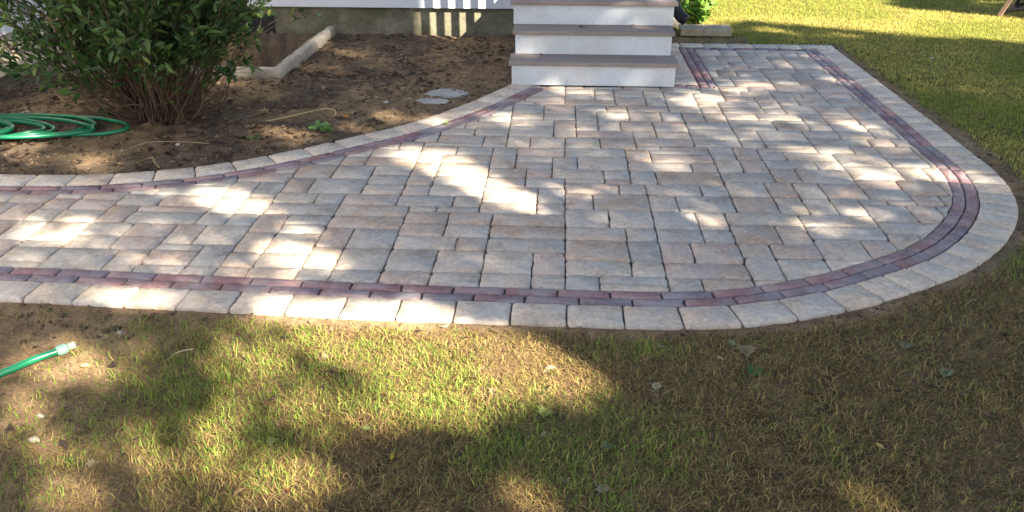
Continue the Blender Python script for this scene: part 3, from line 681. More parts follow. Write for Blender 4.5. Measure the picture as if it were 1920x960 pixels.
# bright leafy plant by the downspout
pl = empty('leafy_plant', (1.36, 8.62, 0)); tag(pl, 'bright green leafy plant growing between the downspout and the lawn', 'plant')
m = MB(); tp = []
for i in range(34):
    az = rs.uniform(0, 6.28); e = Vector((.19*math.cos(az)*rs.random()**.5, .17*math.sin(az)*rs.random()**.5, rs.uniform(.08, .55))); q = Vector((e.x*.35, e.y*.35, 0)); m.tube([q, q.lerp(e, .5)+Vector((0, 0, .02)), e], [.004, .003, .002], 5, cap=False)
    for t in (.35, .5, .65, .8, .9, 1): tp.append(list(q.lerp(e, t))+[rs.gauss(0, 1), rs.gauss(0, 1), rs.gauss(.2, .5)])
m.build('stems', M_stem, pl, smooth=True); T = np.array(tp); T = np.repeat(T, 3, axis=0); n = len(T)
V, F4, F3, CC = leaf_cloud(T[:, :3]+rng.normal(0, .02, (n, 3)), T[:, 3:]+rng.normal(0, .5, (n, 3)), rng.uniform(.05, .10, n), mixc([.10, .22, .03], [.20, .32, .05], rng.random(n)), .6)
np_mesh('foliage', V, [F4, F3], M_leaf, pl, col=CC)
def weed(x, y, nl, size, label, c0, c1, up=.5):
    e = empty('weed', (x, y, gz(x, y))); n = nl; az = rng.uniform(0, 6.28, n); D = np.c_[np.cos(az), np.sin(az), rng.uniform(up*.4, up*1.6, n)]
    V, F4, F3, CC = leaf_cloud(D*.01, D, rng.uniform(size*.6, size, n), mixc(c0, c1, rng.random(n)), .5); np_mesh('leaves', V, [F4, F3], M_leaf, e, col=CC); tag(e, label, 'weed')
weed(-1.53, 5.10, 14, .09, 'small bright green weed in the bed near the paving edge', [.12, .25, .06], [.22, .36, .12])
weed(-1.44, 5.06, 9, .07, 'tiny darker weed right beside the bright green one', [.06, .15, .03], [.12, .22, .05])
weed(-3.45, 5.98, 12, .12, 'dark green sprig growing between the shrub and the stained siding', [.05, .11, .03], [.09, .16, .05], 1.0)
weed(-3.02, 5.30, 14, .10, 'low green shoot behind the hose coils at the shrub foot', [.07, .12, .04], [.11, .17, .06], 1.3)
weed(-1.88, 4.88, 6, .05, 'thin pale weed in the dark soil before the shrub', [.07, .13, .04], [.12, .19, .06], .8)

# ---------------------------------------------------------------- stones, twigs and fallen leaves, one by one
def stone(x, y, r, label, mt=M_stone, flat=.6):
    bm = bmesh.new(); bmesh.ops.create_icosphere(bm, subdivisions=2, radius=r)
    sx, sy = random.uniform(.8, 1.2), random.uniform(.7, 1.1); ph = random.uniform(0, 9)
    for v in bm.verts:
        nn = 1+.13*math.sin(v.co.x/r*2.3+ph)+.12*math.cos(v.co.y/r*3+ph*2)+.1*math.sin(v.co.z/r*3.5+ph); v.co = Vector((v.co.x*sx, v.co.y*sy, v.co.z*flat))*nn
    me = bpy.data.meshes.new('stone'); bm.to_mesh(me); bm.free(); o = link('stone', me, mt, None, (x, y, gz(x, y)+r*flat*.35)); tag(o, label, 'stone', 'pale stones on the soil')
stone(-1.642, 2.105, .012, 'small pale stone on lit soil, upper of the two front left stones')
stone(-1.594, 1.99, .017, 'rounded pale stone on lit soil, lower of the two front left stones')
stone(-3.66, 5.41, .035, 'flat white stone on the grey soil behind the hose coils', flat=.3)
stone(-2.32, 4.78, .016, 'white pebble in dark soil in front of the shrub')
stone(-3.42, 4.33, .014, 'tiny pale pebble between hose and paving edge')
stone(-1.22, 5.76, .022, 'pale pebble in the middle of the planting bed', flat=.4)
stone(-1.05, 6.95, .028, 'flat pale stone in the bed near the foundation', flat=.35)
stone(-.31, 1.72, .008, 'tiny white pebble in the turf at the bottom edge')
stone(-1.63, 2.62, .010, 'pinkish pebble on soil between the path and hose end')
def leaf_mesh(kind, s):
    if kind == 'maple': half = [(-.05, 0), (.10, .12), (.05, .42), (.30, .30), (.42, .62), (.55, .30), (.72, .42), (.80, .14), (1.1, 0)]
    elif kind == 'round': half = [(0, 0), (.15, .30), (.42, .42), (.72, .36), (.93, .18), (1, 0)]
    else: half = [(0, 0), (.2, .16), (.5, .23), (.8, .13), (1, 0)]
    vs = []; n = len(half); fs = []; c1, c2 = random.uniform(.2, .7), random.uniform(-.3, .3)
    def z(x, y): return .02+abs(y)*c1+c2*.3*(x-.5)**2+random.uniform(0, .03)
    mid = [((x-.5)*s, 0, z(x, 0)*s) for x, y in half]
    for sg in (1, -1):
        b_ = len(vs); vs += mid+[((x-.5)*s, sg*y*s, z(x, y)*s) for x, y in half[1:-1]]
        fs.append((b_, b_+1, b_+n)) 
        for i in range(1, n-2): fs.append((b_+i, b_+i+1, b_+n+i, b_+n+i-1))
        fs.append((b_+n-2, b_+n-1, b_+n+n-3))
    return vs, fs
def leaf(x, y, s, kind, col, label, rz=None, z=None, name='fallen_leaf', tilt=.15):
    s *= .8 if kind == 'maple' else 1; m = MB(); vs, fs = leaf_mesh(kind, s); m.add(vs, fs, tuple(col))
    st_ = [(-.5*s, 0, .02*s), (-.85*s, .06*s, .03*s)]
    if kind == 'maple': m.tube(st_, .0012, 4, col=tuple(col))
    o = m.build(name, M_dry, loc=(x, y, (gz(x, y)+.007) if z is None else z)); o.rotation_euler = (random.uniform(-tilt, tilt), random.uniform(-tilt, tilt), random.uniform(0, 6.28) if rz is None else rz)
    tag(o, label, 'leaf', 'fallen leaves')
YEL, TAN, GRN, PGR, BRN, ORG, RED = (.62, .50, .18), (.25, .19, .12), (.05, .12, .03), (.17, .20, .11), (.11, .07, .045), (.48, .17, .04), (.25, .03, .02)
for a in [(-1.638, 2.381, .030, 'round', YEL, 'round yellow leaf on bare soil right of the hose end'),
 (-1.422, 5.39, .10, 'oval', ORG, 'orange leaf on the soil of the planting bed'),
 (1.30, 2.69, .060, 'maple', PGR, 'pale green maple leaf in shaded brown turf, upper right'),
 (1.372, 2.51, .065, 'maple', PGR, 'pale green maple leaf in shaded turf, rightmost in front'),
 (.702, 2.60, .085, 'maple', TAN, 'large curled tan leaf standing up in the front turf'),
 (.706, 2.475, .06, 'round', GRN, 'flat dark green leaf just below the large curled one'),
 (.60, 2.55, .035, 'oval', (.5, .34, .16), 'small tan leaf left of the large curled one'),
 (.66, 2.66, .05, 'maple', PGR, 'grey green lobed leaf above the large curled one'),
 (-.472, 1.966, .028, 'oval', (.65, .42, .04), 'vivid yellow leaf near the dark hollow in the lit turf'),
 (1.01, 2.10, .032, 'oval', YEL, 'pale yellow pointed leaf in the shaded turf lower right'),
 (-.02, 2.20, .06, 'maple', (.22, .26, .07), 'olive leaf at the lower edge of the sunlit wedge'),
 (.155, 1.86, .05, 'maple', (.42, .36, .26), 'pale beige maple leaf near the bottom centre'),
 (.05, 1.88, .035, 'maple', TAN, 'small brown leaf left of the pale beige maple leaf'),
 (.36, 1.75, .05, 'oval', (.40, .30, .16), 'pale tan leaf at the bottom edge right of centre'),
 (.0, 2.47, .045, 'maple', (.36, .33, .24), 'greyish lobed leaf in shaded turf right of the sunlit wedge'),
 (-.19, 2.33, .05, 'maple', (.28, .18, .10), 'brown leaf on the sunlit wedge near its point'),
 (-.02, 2.10, .03, 'oval', (.46, .40, .28), 'thin pale leaf below the sunlit wedge'),
 (.86, 2.36, .05, 'maple', BRN, 'dark brown curled leaf in the right front turf'),
 (.36, 2.38, .045, 'maple', (.42, .38, .28), 'small pale leaf lying in dark turf, centre right'),
 (.18, 2.05, .05, 'maple', PGR, 'grey green leaf in the dark green tufts'),
 (-.86, 2.02, .035, 'round', (.42, .38, .18), 'yellowish round leaf in the lit green turf, left'),
 (-1.35, 1.88, .045, 'maple', TAN, 'tan leaf in the dim turf at lower left'),
 (-.74, 1.80, .018, 'oval', RED, 'tiny dark red leaf in the lower left turf'),
 (-.58, 2.10, .03, 'round', (.15, .22, .07), 'dull green leaf in the sunlit turf, left of centre'),
 (1.40, 2.28, .04, 'oval', TAN, 'narrow brown leaf near the right edge of the front turf'),
 (1.10, 2.33, .045, 'oval', (.20, .14, .09), 'brown curled leaf right of centre in the shaded turf'),
 (3.18, 7.36, .08, 'oval', (.62, .58, .46), 'pale leaf on the lawn beyond the far right patio corner'),
 (4.35, 8.55, .09, 'oval', (.60, .40, .10), 'yellow leaf on the sunlit strip of far lawn'),
 (3.20, 5.20, .06, 'maple', (.55, .42, .07), 'yellow leaf in the shaded lawn right of the patio'),
 (2.52, 4.72, .05, 'oval', (.45, .28, .07), 'orange brown leaf in the dirt strip along the right edging'),
 (2.43, 4.86, .035, 'oval', (.50, .38, .10), 'small yellowish leaf in the dirt strip beside the edging'),
 (-1.55, 6.55, .07, 'oval', (.10, .06, .04), 'dark brown leaf in the bed right of the kerb'),
 (-1.75, 6.10, .08, 'maple', (.24, .18, .12), 'curled grey brown leaf in the bed before the kerb'),
 (-1.10, 7.50, .09, 'maple', (.06, .035, .025), 'dark curled leaf in the bed close to the foundation'),
 (-2.0, 5.42, .10, 'maple', (.30, .21, .12), 'curled tan leaf on soil right of the shrub'),
 (-.52, 7.0, .07, 'maple', (.16, .09, .05), 'brown leaf in the dark corner beside the steps')]: leaf(*a)
leaf(-.72, 5.23, .055, 'maple', (.25, .33, .12), 'small green leaf resting on the brick band of the patio', z=.004)
leaf(.56, 6.68, .055, 'maple', (.33, .24, .16), 'curled tan leaf on the middle tread, right side', z=.365)
leaf(.16, 6.60, .045, 'maple', (.12, .07, .06), 'dark brown leaf on the middle tread, left of centre', z=.365)
leaf(.21, 6.58, .03, 'oval', (.13, .08, .07), 'tiny dark leaf on the middle tread beside another dark leaf', z=.365)
leaf(-.14, 6.44, .035, 'maple', (.10, .05, .045), 'small dark red leaf on the lowest tread, left end', z=.185)
def twig(pts, r, col, label):
    m = MB(); m.tube(catmull([(x, y, gz(x, y)+.006+h) for x, y, h in pts], 5), r, 6, col=col); o = m.build('twig', M_dry, smooth=True); tag(o, label, 'twig', 'dry twigs on the bed')
twig([(-1.93, 5.28, 0), (-1.78, 5.36, .02), (-1.60, 5.50, .03), (-1.52, 5.50, .02), (-1.50, 5.36, .0)], .004, (.50, .38, .18), 'long straw coloured stalk in a sunlit patch of the bed')
twig([(-2.62, 4.62, 0), (-2.50, 4.75, .015), (-2.30, 4.80, .012), (-2.12, 4.79, 0)], .0035, (.30, .21, .13), 'thin brown twig on dark soil between shrub and paving')
twig([(-2.45, 4.42, 0), (-2.36, 4.50, .02), (-2.30, 4.42, .01), (-2.22, 4.33, 0)], .003, (.42, .31, .15), 'short bent straw stalk beside the paving edge')
twig([(-1.365, 2.447, .0), (-1.35, 2.47, .01), (-1.32, 2.485, .015), (-1.30, 2.505, .01)], .003, (.50, .38, .20), 'curled pale stalk in the front turf')

# ---------------------------------------------------------------- unseen trees behind and beside the camera, crowns carved to cast chosen sun patches
MASK=[(1,0.05,[-1.07,2.76,-0.69,2.75,-0.21,2.72,-0.05,2.63,0.12,2.5,0.24,2.37,0.14,2.29,-0.09,2.23,-0.22,2.13,-0.4,2.1,-0.53,2.13,-0.6,2.33,-0.74,2.45,-0.92,2.54]),
(0.68,0.1,[-1.33,2.67,-1.07,2.76,-0.82,2.44,-0.62,2.33,-0.52,2.1,-0.62,1.72,-1.06,1.69,-1.14,2.06,-1.17,2.36]),
(0.75,0.1,[-2.01,2.48,-1.81,2.59,-1.43,2.51,-1.31,2.38,-1.52,2.29,-1.74,2.23,-1.83,2.2]),
(0.75,0.12,[-1.84,2.21,-1.63,2.19,-1.51,1.92,-1.58,1.79]),
(0.5,0.12,[-1.53,1.99,-1.2,2.12,-1.06,1.69,-1.5,1.67,-1.58,1.79]),
(0.8,0.06,[-0.19,1.74,-0.14,1.88,-0.04,1.88,0.05,1.76]),
(0.65,0.06,[0.32,1.82,0.4,1.88,0.46,1.78,0.3,1.77]),
(0.95,0.05,[0.86,1.95,0.91,1.94,0.97,1.81,0.9,1.8]),
(0.25,0.1,[0.55,1.78,0.65,1.85,0.78,1.8]),
(0.9,0.06,[-1.58,2.88,-1.59,2.85,-1.66,2.82,-1.75,2.82,-1.84,2.83,-1.88,2.86,-1.87,2.9,-1.8,2.92,-1.71,2.93,-1.62,2.91]),
(0.55,0.06,[-1.38,2.85,-1.4,2.83,-1.45,2.81,-1.53,2.8,-1.6,2.82,-1.64,2.84,-1.62,2.87,-1.57,2.88,-1.49,2.89,-1.42,2.88]),
(1,0.04,[-1.19,2.88,-0.85,2.9,-0.5,2.9,-0.47,2.76,-0.82,2.76,-1.11,2.76]),
(0.75,0.05,[-0.49,2.88,-0.39,2.84,-0.28,2.77,-0.47,2.76]),
(0.4,0.05,[-0.06,2.79,-0.07,2.78,-0.1,2.79,-0.14,2.82,-0.17,2.84,-0.18,2.87,-0.16,2.87,-0.13,2.86,-0.1,2.84,-0.07,2.81]),
(1,0.05,[-1.44,3.79,-1.46,3.74,-1.54,3.72,-1.65,3.74,-1.75,3.79,-1.8,3.86,-1.79,3.91,-1.71,3.92,-1.59,3.9,-1.49,3.85]),
(0.7,0.08,[-2.24,4.03,-1.77,4.08,-1.49,3.94,-1.65,3.83,-1.94,3.86]),
(0.35,0.08,[-1.82,4.06,-1.62,4.07,-1.28,3.8,-1.37,3.73]),
(1,0.05,[-2.19,3.57,-2.19,3.53,-2.23,3.5,-2.29,3.5,-2.35,3.52,-2.39,3.55,-2.39,3.59,-2.35,3.62,-2.29,3.62,-2.23,3.6]),
(0.65,0.08,[-2.74,3.65,-2.43,3.63,-2.15,3.51,-2.14,3.33,-2.52,3.3]),
(0.3,0.08,[-2.3,3.35,-2.12,3.6,-1.67,3.66,-1.49,3.31,-1.8,3.14,-2.4,3.1,-2.51,3.28]),
(1,0.02,[-1.09,3.51,-1.11,3.5,-1.17,3.51,-1.24,3.54,-1.3,3.58,-1.33,3.61,-1.31,3.62,-1.25,3.61,-1.18,3.58,-1.12,3.54]),
(0.5,0.03,[-1.33,3.51,-1.36,3.51,-1.43,3.53,-1.52,3.57,-1.59,3.6,-1.62,3.62,-1.6,3.62,-1.53,3.6,-1.44,3.57,-1.36,3.53]),
(0.5,0.03,[-1.36,3.97,-1.38,3.97,-1.44,4.02,-1.5,4.1,-1.56,4.18,-1.58,4.22,-1.56,4.22,-1.51,4.17,-1.44,4.09,-1.38,4.01]),
(0.9,0.04,[-1.33,3.43,-1.18,3.43,-1.03,3.34,-1.01,3.18,-1.09,3.12,-1.19,3.14,-1.29,3.24]),
(0.9,0.04,[-0.91,3.23,-0.92,3.18,-0.95,3.15,-1.01,3.14,-1.06,3.17,-1.09,3.22,-1.08,3.27,-1.05,3.3,-0.99,3.3,-0.94,3.27]),
(0.3,0.06,[-1.94,3.13,-1.32,3.27,-0.94,3.08,-0.91,2.97,-1.34,2.92]),
(0.4,0.06,[-1.28,2.99,-1.3,2.97,-1.36,2.96,-1.44,2.95,-1.51,2.96,-1.54,2.98,-1.53,3.0,-1.46,3.02,-1.38,3.02,-1.31,3.02]),
(1,0.05,[-1.04,4.68,-0.81,4.76,-0.61,4.71,-0.43,4.43,-0.11,3.99,-0.1,3.87,-0.25,3.88,-0.49,4.12,-0.76,4.43,-0.92,4.55]),
(0.6,0.06,[-0.57,5.34,-0.6,5.24,-0.69,5.19,-0.8,5.2,-0.91,5.28,-0.96,5.39,-0.94,5.49,-0.85,5.54,-0.72,5.53,-0.62,5.45]),
(0.7,0.06,[-0.06,5.33,-0.11,5.22,-0.26,5.17,-0.44,5.2,-0.59,5.28,-0.66,5.4,-0.61,5.51,-0.46,5.56,-0.27,5.54,-0.12,5.45]),
(0.6,0.06,[0.33,6.03,0.3,5.95,0.21,5.91,0.12,5.92,0.04,5.98,0.0,6.07,0.04,6.15,0.12,6.2,0.22,6.18,0.3,6.12]),
(0.35,0.06,[-0.26,4.85,-0.3,4.79,-0.41,4.77,-0.56,4.78,-0.68,4.83,-0.73,4.9,-0.69,4.95,-0.57,4.98,-0.43,4.96,-0.3,4.91]),
(0.45,0.06,[0.26,5.14,0.23,5.06,0.17,5.02,0.1,5.03,0.04,5.08,0.01,5.16,0.04,5.24,0.1,5.29,0.18,5.28,0.24,5.22]),
(0.4,0.06,[1.6,6.63,1.54,6.56,1.41,6.53,1.26,6.56,1.15,6.62,1.11,6.7,1.17,6.77,1.31,6.8,1.46,6.78,1.57,6.71]),
(0.8,0.06,[1.66,6.24,1.59,6.15,1.44,6.11,1.27,6.13,1.15,6.21,1.11,6.32,1.18,6.42,1.34,6.46,1.51,6.44,1.64,6.35]),
(0.5,0.06,[2.0,6.28,1.94,6.21,1.81,6.18,1.67,6.2,1.57,6.27,1.54,6.35,1.61,6.43,1.74,6.46,1.88,6.44,1.98,6.37]),
(0.55,0.06,[1.35,5.84,1.28,5.73,1.14,5.68,0.98,5.7,0.86,5.78,0.82,5.91,0.89,6.03,1.04,6.09,1.21,6.06,1.33,5.97]),
(0.55,0.06,[1.42,5.53,1.37,5.46,1.28,5.43,1.18,5.44,1.1,5.49,1.08,5.57,1.13,5.64,1.22,5.68,1.33,5.66,1.4,5.6]),
(0.5,0.06,[1.68,5.51,1.62,5.44,1.51,5.41,1.39,5.43,1.3,5.49,1.27,5.56,1.33,5.63,1.44,5.66,1.57,5.65,1.66,5.59]),
(0.4,0.06,[1.41,5.13,1.35,5.05,1.22,5.02,1.08,5.04,0.97,5.1,0.94,5.18,1.0,5.26,1.13,5.3,1.28,5.28,1.38,5.21]),
(0.35,0.06,[1.78,5.34,1.72,5.3,1.62,5.28,1.5,5.29,1.4,5.34,1.38,5.39,1.43,5.44,1.54,5.46,1.66,5.44,1.75,5.4]),
(0.88,0.06,[2.06,5.33,2.02,5.28,1.97,5.24,1.92,5.25,1.9,5.29,1.9,5.35,1.94,5.41,1.99,5.44,2.04,5.44,2.06,5.39]),
(0.4,0.06,[2.24,6.56,2.2,6.5,2.14,6.47,2.08,6.48,2.05,6.53,2.05,6.59,2.08,6.65,2.14,6.68,2.2,6.67,2.24,6.62]),
(0.4,0.06,[2.49,6.45,2.43,6.36,2.35,6.32,2.26,6.33,2.21,6.4,2.22,6.5,2.27,6.59,2.36,6.64,2.45,6.62,2.5,6.55]),
(0.35,0.06,[1.75,5.67,1.71,5.63,1.62,5.61,1.52,5.62,1.44,5.66,1.42,5.72,1.46,5.76,1.55,5.78,1.66,5.76,1.73,5.72]),
(0.75,0.06,[1.85,4.75,1.78,4.7,1.66,4.67,1.52,4.68,1.41,4.73,1.38,4.8,1.44,4.86,1.57,4.89,1.72,4.87,1.82,4.82]),
(0.65,0.06,[1.84,4.5,1.78,4.43,1.67,4.4,1.54,4.42,1.46,4.47,1.44,4.54,1.5,4.61,1.61,4.64,1.74,4.63,1.83,4.57]),
(0.85,0.06,[2.2,4.49,2.13,4.42,2.02,4.38,1.9,4.39,1.81,4.45,1.8,4.53,1.86,4.6,1.99,4.64,2.11,4.62,2.2,4.57]),
(0.8,0.06,[1.93,4.32,1.88,4.27,1.78,4.25,1.68,4.26,1.61,4.3,1.6,4.35,1.65,4.4,1.74,4.43,1.84,4.42,1.92,4.38]),
(0.88,0.06,[2.37,4.4,2.3,4.32,2.2,4.28,2.1,4.29,2.04,4.35,2.04,4.43,2.11,4.52,2.22,4.57,2.32,4.55,2.38,4.49]),
(0.85,0.06,[2.49,4.32,2.43,4.26,2.34,4.22,2.25,4.23,2.2,4.28,2.2,4.35,2.26,4.42,2.36,4.46,2.45,4.45,2.5,4.4]),
(0.45,0.06,[0.8,3.8,0.77,3.76,0.71,3.74,0.65,3.74,0.6,3.77,0.58,3.82,0.61,3.86,0.67,3.88,0.74,3.88,0.79,3.85]),
(0.7,0.06,[1.42,3.7,1.37,3.67,1.28,3.65,1.17,3.66,1.09,3.69,1.07,3.73,1.11,3.76,1.21,3.78,1.32,3.77,1.4,3.74]),
(0.6,0.06,[1.68,3.91,1.63,3.87,1.53,3.85,1.42,3.86,1.34,3.9,1.32,3.94,1.36,3.98,1.46,3.99,1.58,3.98,1.66,3.95]),
(0.45,0.06,[1.46,4.18,1.41,4.14,1.31,4.12,1.19,4.13,1.1,4.16,1.07,4.21,1.12,4.25,1.23,4.27,1.35,4.26,1.44,4.22]),
(0.55,0.06,[0.11,4.34,0.08,4.29,0.01,4.27,-0.07,4.28,-0.14,4.31,-0.17,4.37,-0.14,4.42,-0.07,4.45,0.02,4.44,0.09,4.4]),
(0.45,0.06,[0.08,4.16,0.05,4.12,-0.01,4.1,-0.1,4.1,-0.16,4.14,-0.19,4.18,-0.17,4.23,-0.1,4.25,-0.01,4.24,0.06,4.21]),
(0.6,0.06,[0.31,4.07,0.28,4.03,0.2,4.0,0.11,4.01,0.04,4.05,0.01,4.1,0.04,4.15,0.12,4.17,0.21,4.16,0.29,4.13]),
(0.5,0.06,[0.5,4.11,0.46,4.05,0.39,4.02,0.3,4.03,0.22,4.07,0.2,4.13,0.23,4.19,0.31,4.22,0.4,4.22,0.48,4.17]),
(0.4,0.06,[0.61,4.44,0.59,4.39,0.53,4.36,0.47,4.37,0.42,4.4,0.4,4.46,0.42,4.51,0.48,4.53,0.55,4.53,0.6,4.49]),
(0.25,0.06,[0.33,3.77,0.3,3.73,0.22,3.72,0.12,3.72,0.04,3.75,0.02,3.79,0.05,3.83,0.13,3.85,0.22,3.84,0.3,3.81]),
(0.5,0.06,[-0.3,3.34,-0.31,3.32,-0.36,3.31,-0.42,3.31,-0.48,3.33,-0.5,3.35,-0.48,3.38,-0.43,3.39,-0.37,3.38,-0.32,3.36]),
(0.35,0.06,[-0.16,3.23,-0.18,3.2,-0.23,3.19,-0.3,3.19,-0.36,3.21,-0.38,3.24,-0.36,3.27,-0.31,3.29,-0.24,3.28,-0.18,3.26]),
(0.3,0.06,[-0.47,3.49,-0.49,3.46,-0.53,3.45,-0.58,3.46,-0.63,3.47,-0.65,3.5,-0.64,3.52,-0.59,3.54,-0.54,3.53,-0.49,3.52]),
(0.35,0.06,[-1.0,3.85,-1.01,3.83,-1.05,3.82,-1.1,3.83,-1.15,3.84,-1.17,3.86,-1.16,3.88,-1.12,3.89,-1.06,3.89,-1.02,3.87]),
(0.3,0.06,[0.59,2.97,0.56,2.95,0.48,2.94,0.38,2.95,0.31,2.96,0.28,2.99,0.31,3.0,0.39,3.01,0.49,3.01,0.56,2.99]),
(0.35,0.06,[1.26,2.99,1.23,2.96,1.15,2.95,1.06,2.96,0.99,2.98,0.97,3.0,1.0,3.03,1.08,3.04,1.18,3.03,1.25,3.01]),
(0.3,0.06,[0.8,4.7,0.76,4.65,0.66,4.63,0.55,4.64,0.46,4.68,0.43,4.74,0.47,4.79,0.57,4.82,0.68,4.8,0.77,4.76]),
(0.3,0.06,[0.01,4.57,-0.02,4.54,-0.09,4.52,-0.18,4.53,-0.25,4.56,-0.28,4.6,-0.26,4.64,-0.18,4.66,-0.09,4.65,-0.01,4.61]),
(0.17,0.1,[-0.19,6.16,2.43,7.66,2.39,5.95,2.36,4.39,2.13,3.94,1.15,3.63,0.17,4.34,-0.48,4.96,-0.33,5.93]),
(0.8,0.07,[-1.42,4.9,-1.46,4.85,-1.6,4.88,-1.78,4.97,-1.94,5.1,-2.02,5.2,-1.98,5.25,-1.84,5.22,-1.65,5.12,-1.49,5.0]),
(0.5,0.05,[-1.34,5.54,-1.36,5.48,-1.42,5.44,-1.51,5.44,-1.59,5.47,-1.63,5.52,-1.62,5.59,-1.56,5.63,-1.46,5.63,-1.38,5.6]),
(0.55,0.08,[-1.01,5.54,-1.03,5.39,-1.12,5.22,-1.23,5.09,-1.34,5.04,-1.4,5.08,-1.4,5.21,-1.32,5.38,-1.2,5.53,-1.08,5.59]),
(0.65,0.06,[-3.28,4.52,-2.82,4.57,-2.44,4.46,-2.42,4.27,-3.08,4.2]),
(0.9,0.04,[-3.07,4.73,-3.07,4.66,-3.14,4.61,-3.26,4.6,-3.38,4.64,-3.46,4.7,-3.47,4.78,-3.4,4.83,-3.28,4.83,-3.15,4.8]),
(0.4,0.05,[-1.41,4.65,-1.43,4.63,-1.5,4.66,-1.6,4.74,-1.69,4.83,-1.73,4.9,-1.71,4.92,-1.63,4.88,-1.53,4.8,-1.44,4.71]),
(0.4,0.05,[-1.96,4.56,-1.96,4.5,-1.97,4.47,-2.01,4.47,-2.06,4.5,-2.09,4.55,-2.1,4.6,-2.08,4.64,-2.04,4.64,-2.0,4.61]),
(0.55,0.07,[-1.42,7.17,-1.46,7.1,-1.6,7.1,-1.78,7.15,-1.94,7.25,-2.02,7.35,-1.98,7.42,-1.84,7.43,-1.65,7.37,-1.49,7.27]),
(0.5,0.06,[-1.66,6.61,-1.69,6.55,-1.8,6.54,-1.94,6.58,-2.07,6.65,-2.13,6.74,-2.1,6.8,-2.0,6.81,-1.85,6.77,-1.72,6.69]),
(0.9,0.06,[-2.12,7.67,-2.09,7.49,-2.11,7.38,-2.16,7.37,-2.23,7.48,-2.3,7.66,-2.33,7.85,-2.32,7.98,-2.26,7.98,-2.19,7.86]),
(0.3,0.08,[-0.64,7.89,-0.69,7.81,-0.84,7.75,-1.02,7.74,-1.17,7.78,-1.24,7.86,-1.2,7.95,-1.05,8.01,-0.86,8.02,-0.71,7.97]),
(0.5,0.08,[-3.48,6.29,-3.48,6.2,-3.58,6.13,-3.73,6.12,-3.88,6.17,-3.98,6.26,-3.99,6.36,-3.89,6.43,-3.74,6.44,-3.58,6.38]),
(0.35,0.08,[-2.47,6.43,-2.48,6.33,-2.59,6.27,-2.74,6.26,-2.89,6.31,-2.98,6.4,-2.97,6.5,-2.86,6.57,-2.7,6.58,-2.55,6.53]),
(0.3,0.1,[-0.92,6.87,-0.95,6.76,-1.07,6.69,-1.23,6.68,-1.38,6.74,-1.45,6.84,-1.42,6.96,-1.29,7.03,-1.13,7.04,-0.98,6.98]),
(1,0.03,[-1.26,8.0,-0.45,8.0,-0.9,8.7,-1.9,8.7]),
(0.35,0.1,[-0.1,7.1,0.4,6.9,0.5,7.4,0.05,7.5]),
(0.35,0.08,[-0.6,6.55,-0.3,6.6,-0.35,6.85,-0.7,6.8]),
(1,0.1,[0.6,8.6,1.6,8.35,1.8,9.8,0.2,9.8]),
(0.45,0.1,[-2.95,6.1,-2.35,6.05,-2.3,6.6,-3.0,6.8]),
(0.25,0.1,[-4.6,5.2,-3.4,5.6,-3.6,6.8,-5,6.6]),
(1,0.12,[1.59,10.51,3.89,10.64,3.81,9.7,4.63,9.37,5.12,9.05,4.54,7.91,3.94,8.15,3.48,8.25,3.05,8.45,2.7,8.64,1.92,8.92,1.49,8.62,1.26,8.29]),
(0.45,0.1,[1.55,8.52,2.14,8.71,2.99,8.24,2.74,8.08,1.71,8.37]),
(0.45,0.2,[4.42,9.81,4.33,9.7,4.18,9.64,4.01,9.63,3.91,9.68,3.89,9.78,3.98,9.88,4.14,9.95,4.3,9.96,4.41,9.9]),
(0.6,0.2,[5.14,10.12,5.05,10.03,4.88,9.97,4.69,9.96,4.56,10.01,4.54,10.09,4.63,10.17,4.81,10.24,5.0,10.25,5.13,10.2]),
(0.7,0.2,[1.84,12.89,4.24,13.02,3.64,10.63,1.46,10.5]),
(0.6,0.05,[2.5,4.36,2.46,4.3,2.4,4.26,2.35,4.26,2.32,4.29,2.33,4.35,2.37,4.4,2.43,4.44,2.48,4.44,2.51,4.41]),
(0.06,0.3,[2.32,8.35,4.71,8.24,2.74,4.41,2.51,4.48,2.68,6.56,2.49,7.88])]

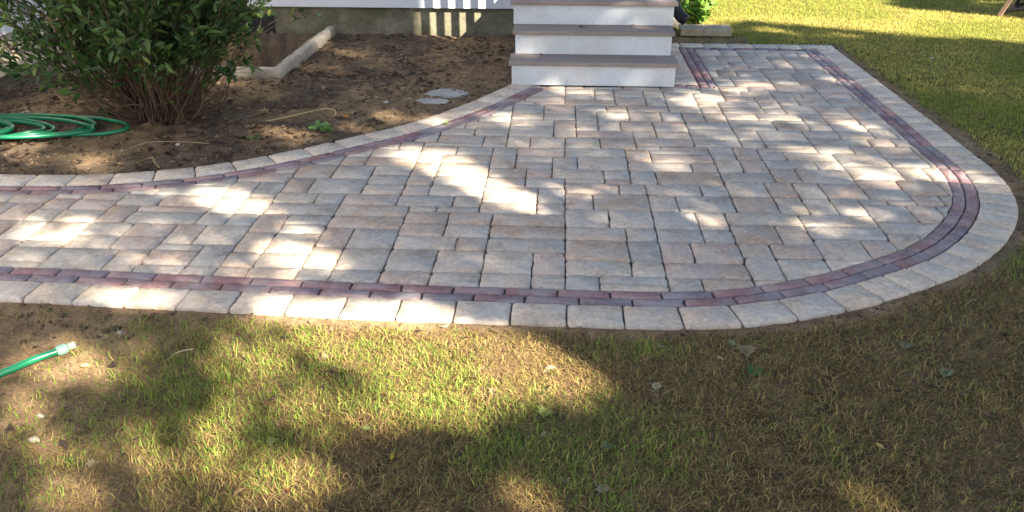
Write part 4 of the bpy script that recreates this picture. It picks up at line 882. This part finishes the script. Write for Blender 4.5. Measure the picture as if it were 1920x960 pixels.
def transmit(x, y):
    """how much sun the carved crowns are meant to let through to a spot"""
    t = np.full(x.shape, .008)
    for T_, s_, c in MASK:
        pg = list(zip(c[0::2], c[1::2])); xs = [p[0] for p in pg]; ys = [p[1] for p in pg]
        k = (x > min(xs)-s_) & (x < max(xs)+s_) & (y > min(ys)-s_) & (y < max(ys)+s_)
        if not k.any(): continue
        d = pdist(x[k], y[k], pg); d = np.where(inside(x[k], y[k], pg), d, -d)
        t[k] = np.maximum(t[k], T_*smooth(-s_*.7, s_*.7, d+(.02 if T_ >= .9 else 0)))
    return t
def crown(x, y, z, size, mult):  # leaves kept where their shadow falls outside the chosen sun patches
    T_ = transmit(x, y); p = np.clip(-np.log(np.clip(T_, .008, 1))/4.83, 0, 1)*mult
    p = np.where(T_ > .93, 0, p); k = rng.random(len(x)) < p; return x[k], y[k], z[k], size[k]
def tree(name_label, gx0, gx1, gy0, gy1, n, s0, s1, z0, z1, trunk, top):
    x, y = scatter(n, gx0, gx1, gy0, gy1); z = rng.uniform(z0, z1, n); s = rng.uniform(s0, s1, n)
    x, y, z, s = crown(x, y, z, s, 1.0); n = len(x)
    Pn = np.c_[x+KX*z, y-KX*z, z]; e = empty('tree', (trunk[0], trunk[1], 0)); Pn -= np.array([trunk[0], trunk[1], 0])
    D = rng.normal(0, 1, (n, 3)); D /= np.linalg.norm(D, axis=1)[:, None]
    # leaves face the sun more often than not
    S0 = np.array(SD); D = D-S0*(D@S0)[:, None]*.75
    Sd = np.cross(D, S0+rng.normal(0, .35, (n, 3))); Sd /= np.linalg.norm(Sd, axis=1)[:, None]; D /= np.linalg.norm(D, axis=1)[:, None]; h = s[:, None]/2
    V = np.stack([Pn-D*h, Pn-Sd*h*.7-D*h*.1, Pn+D*h, Pn+Sd*h*.7-D*h*.1], 1).reshape(-1, 3); k = np.arange(n)*4
    np_mesh('crown', V, [np.c_[k, k+1, k+2, k+3]], M_tree, e)
    m = MB(); c = Pn.mean(0); tz = z0*.75
    m.tube(catmull([(0, 0, -.1), (.05, .05, tz*.5), (0, 0, tz), (.1, 0, tz+.3), (0, .1, z0+.2)], 4), [.22*(1-.7*i/16) for i in range(17)], 10)
    nb = 0
    for _ in range(400):                 # limbs, only where the crown is closed
        q = Pn[random.randrange(n)]; a_ = np.array([0, 0, tz]); t_ = np.linspace(.15, 1, 30)[:, None]; seg = a_*(1-t_)+q*t_+np.array([trunk[0], trunk[1], 0])
        if transmit(seg[:, 0]-KX*seg[:, 2], seg[:, 1]+KX*seg[:, 2]).max() < .12 and nb < 9:
            nb += 1; m.tube([tuple(a_), tuple(a_*.5+q*.5), tuple(q)], [.07, .04, .012], 6)
    m.build('trunk', M_bark, e, smooth=True); tag(e, name_label, 'tree')
tree('unseen broad tree with crown shaped to dapple the front lawn and path', -4.5, 5.2, .6, 4.4, 64000, .07, .13, 5.0, 7.5, (8.6, -7.2), 0)
tree('unseen leafy tree with crown shaped to dapple the patio and the planting bed', -5.0, 5.2, 4.2, 8.9, 34000, .11, .20, 8.0, 12.0, (11.5, -5.4), 0)
tree('unseen tall tree beside the far lawn, crown shaped to throw a shadow band', -4.5, 9.5, 8.7, 14, 12000, .18, .34, 6.5, 9.5, (15.5, 3.5), 0)
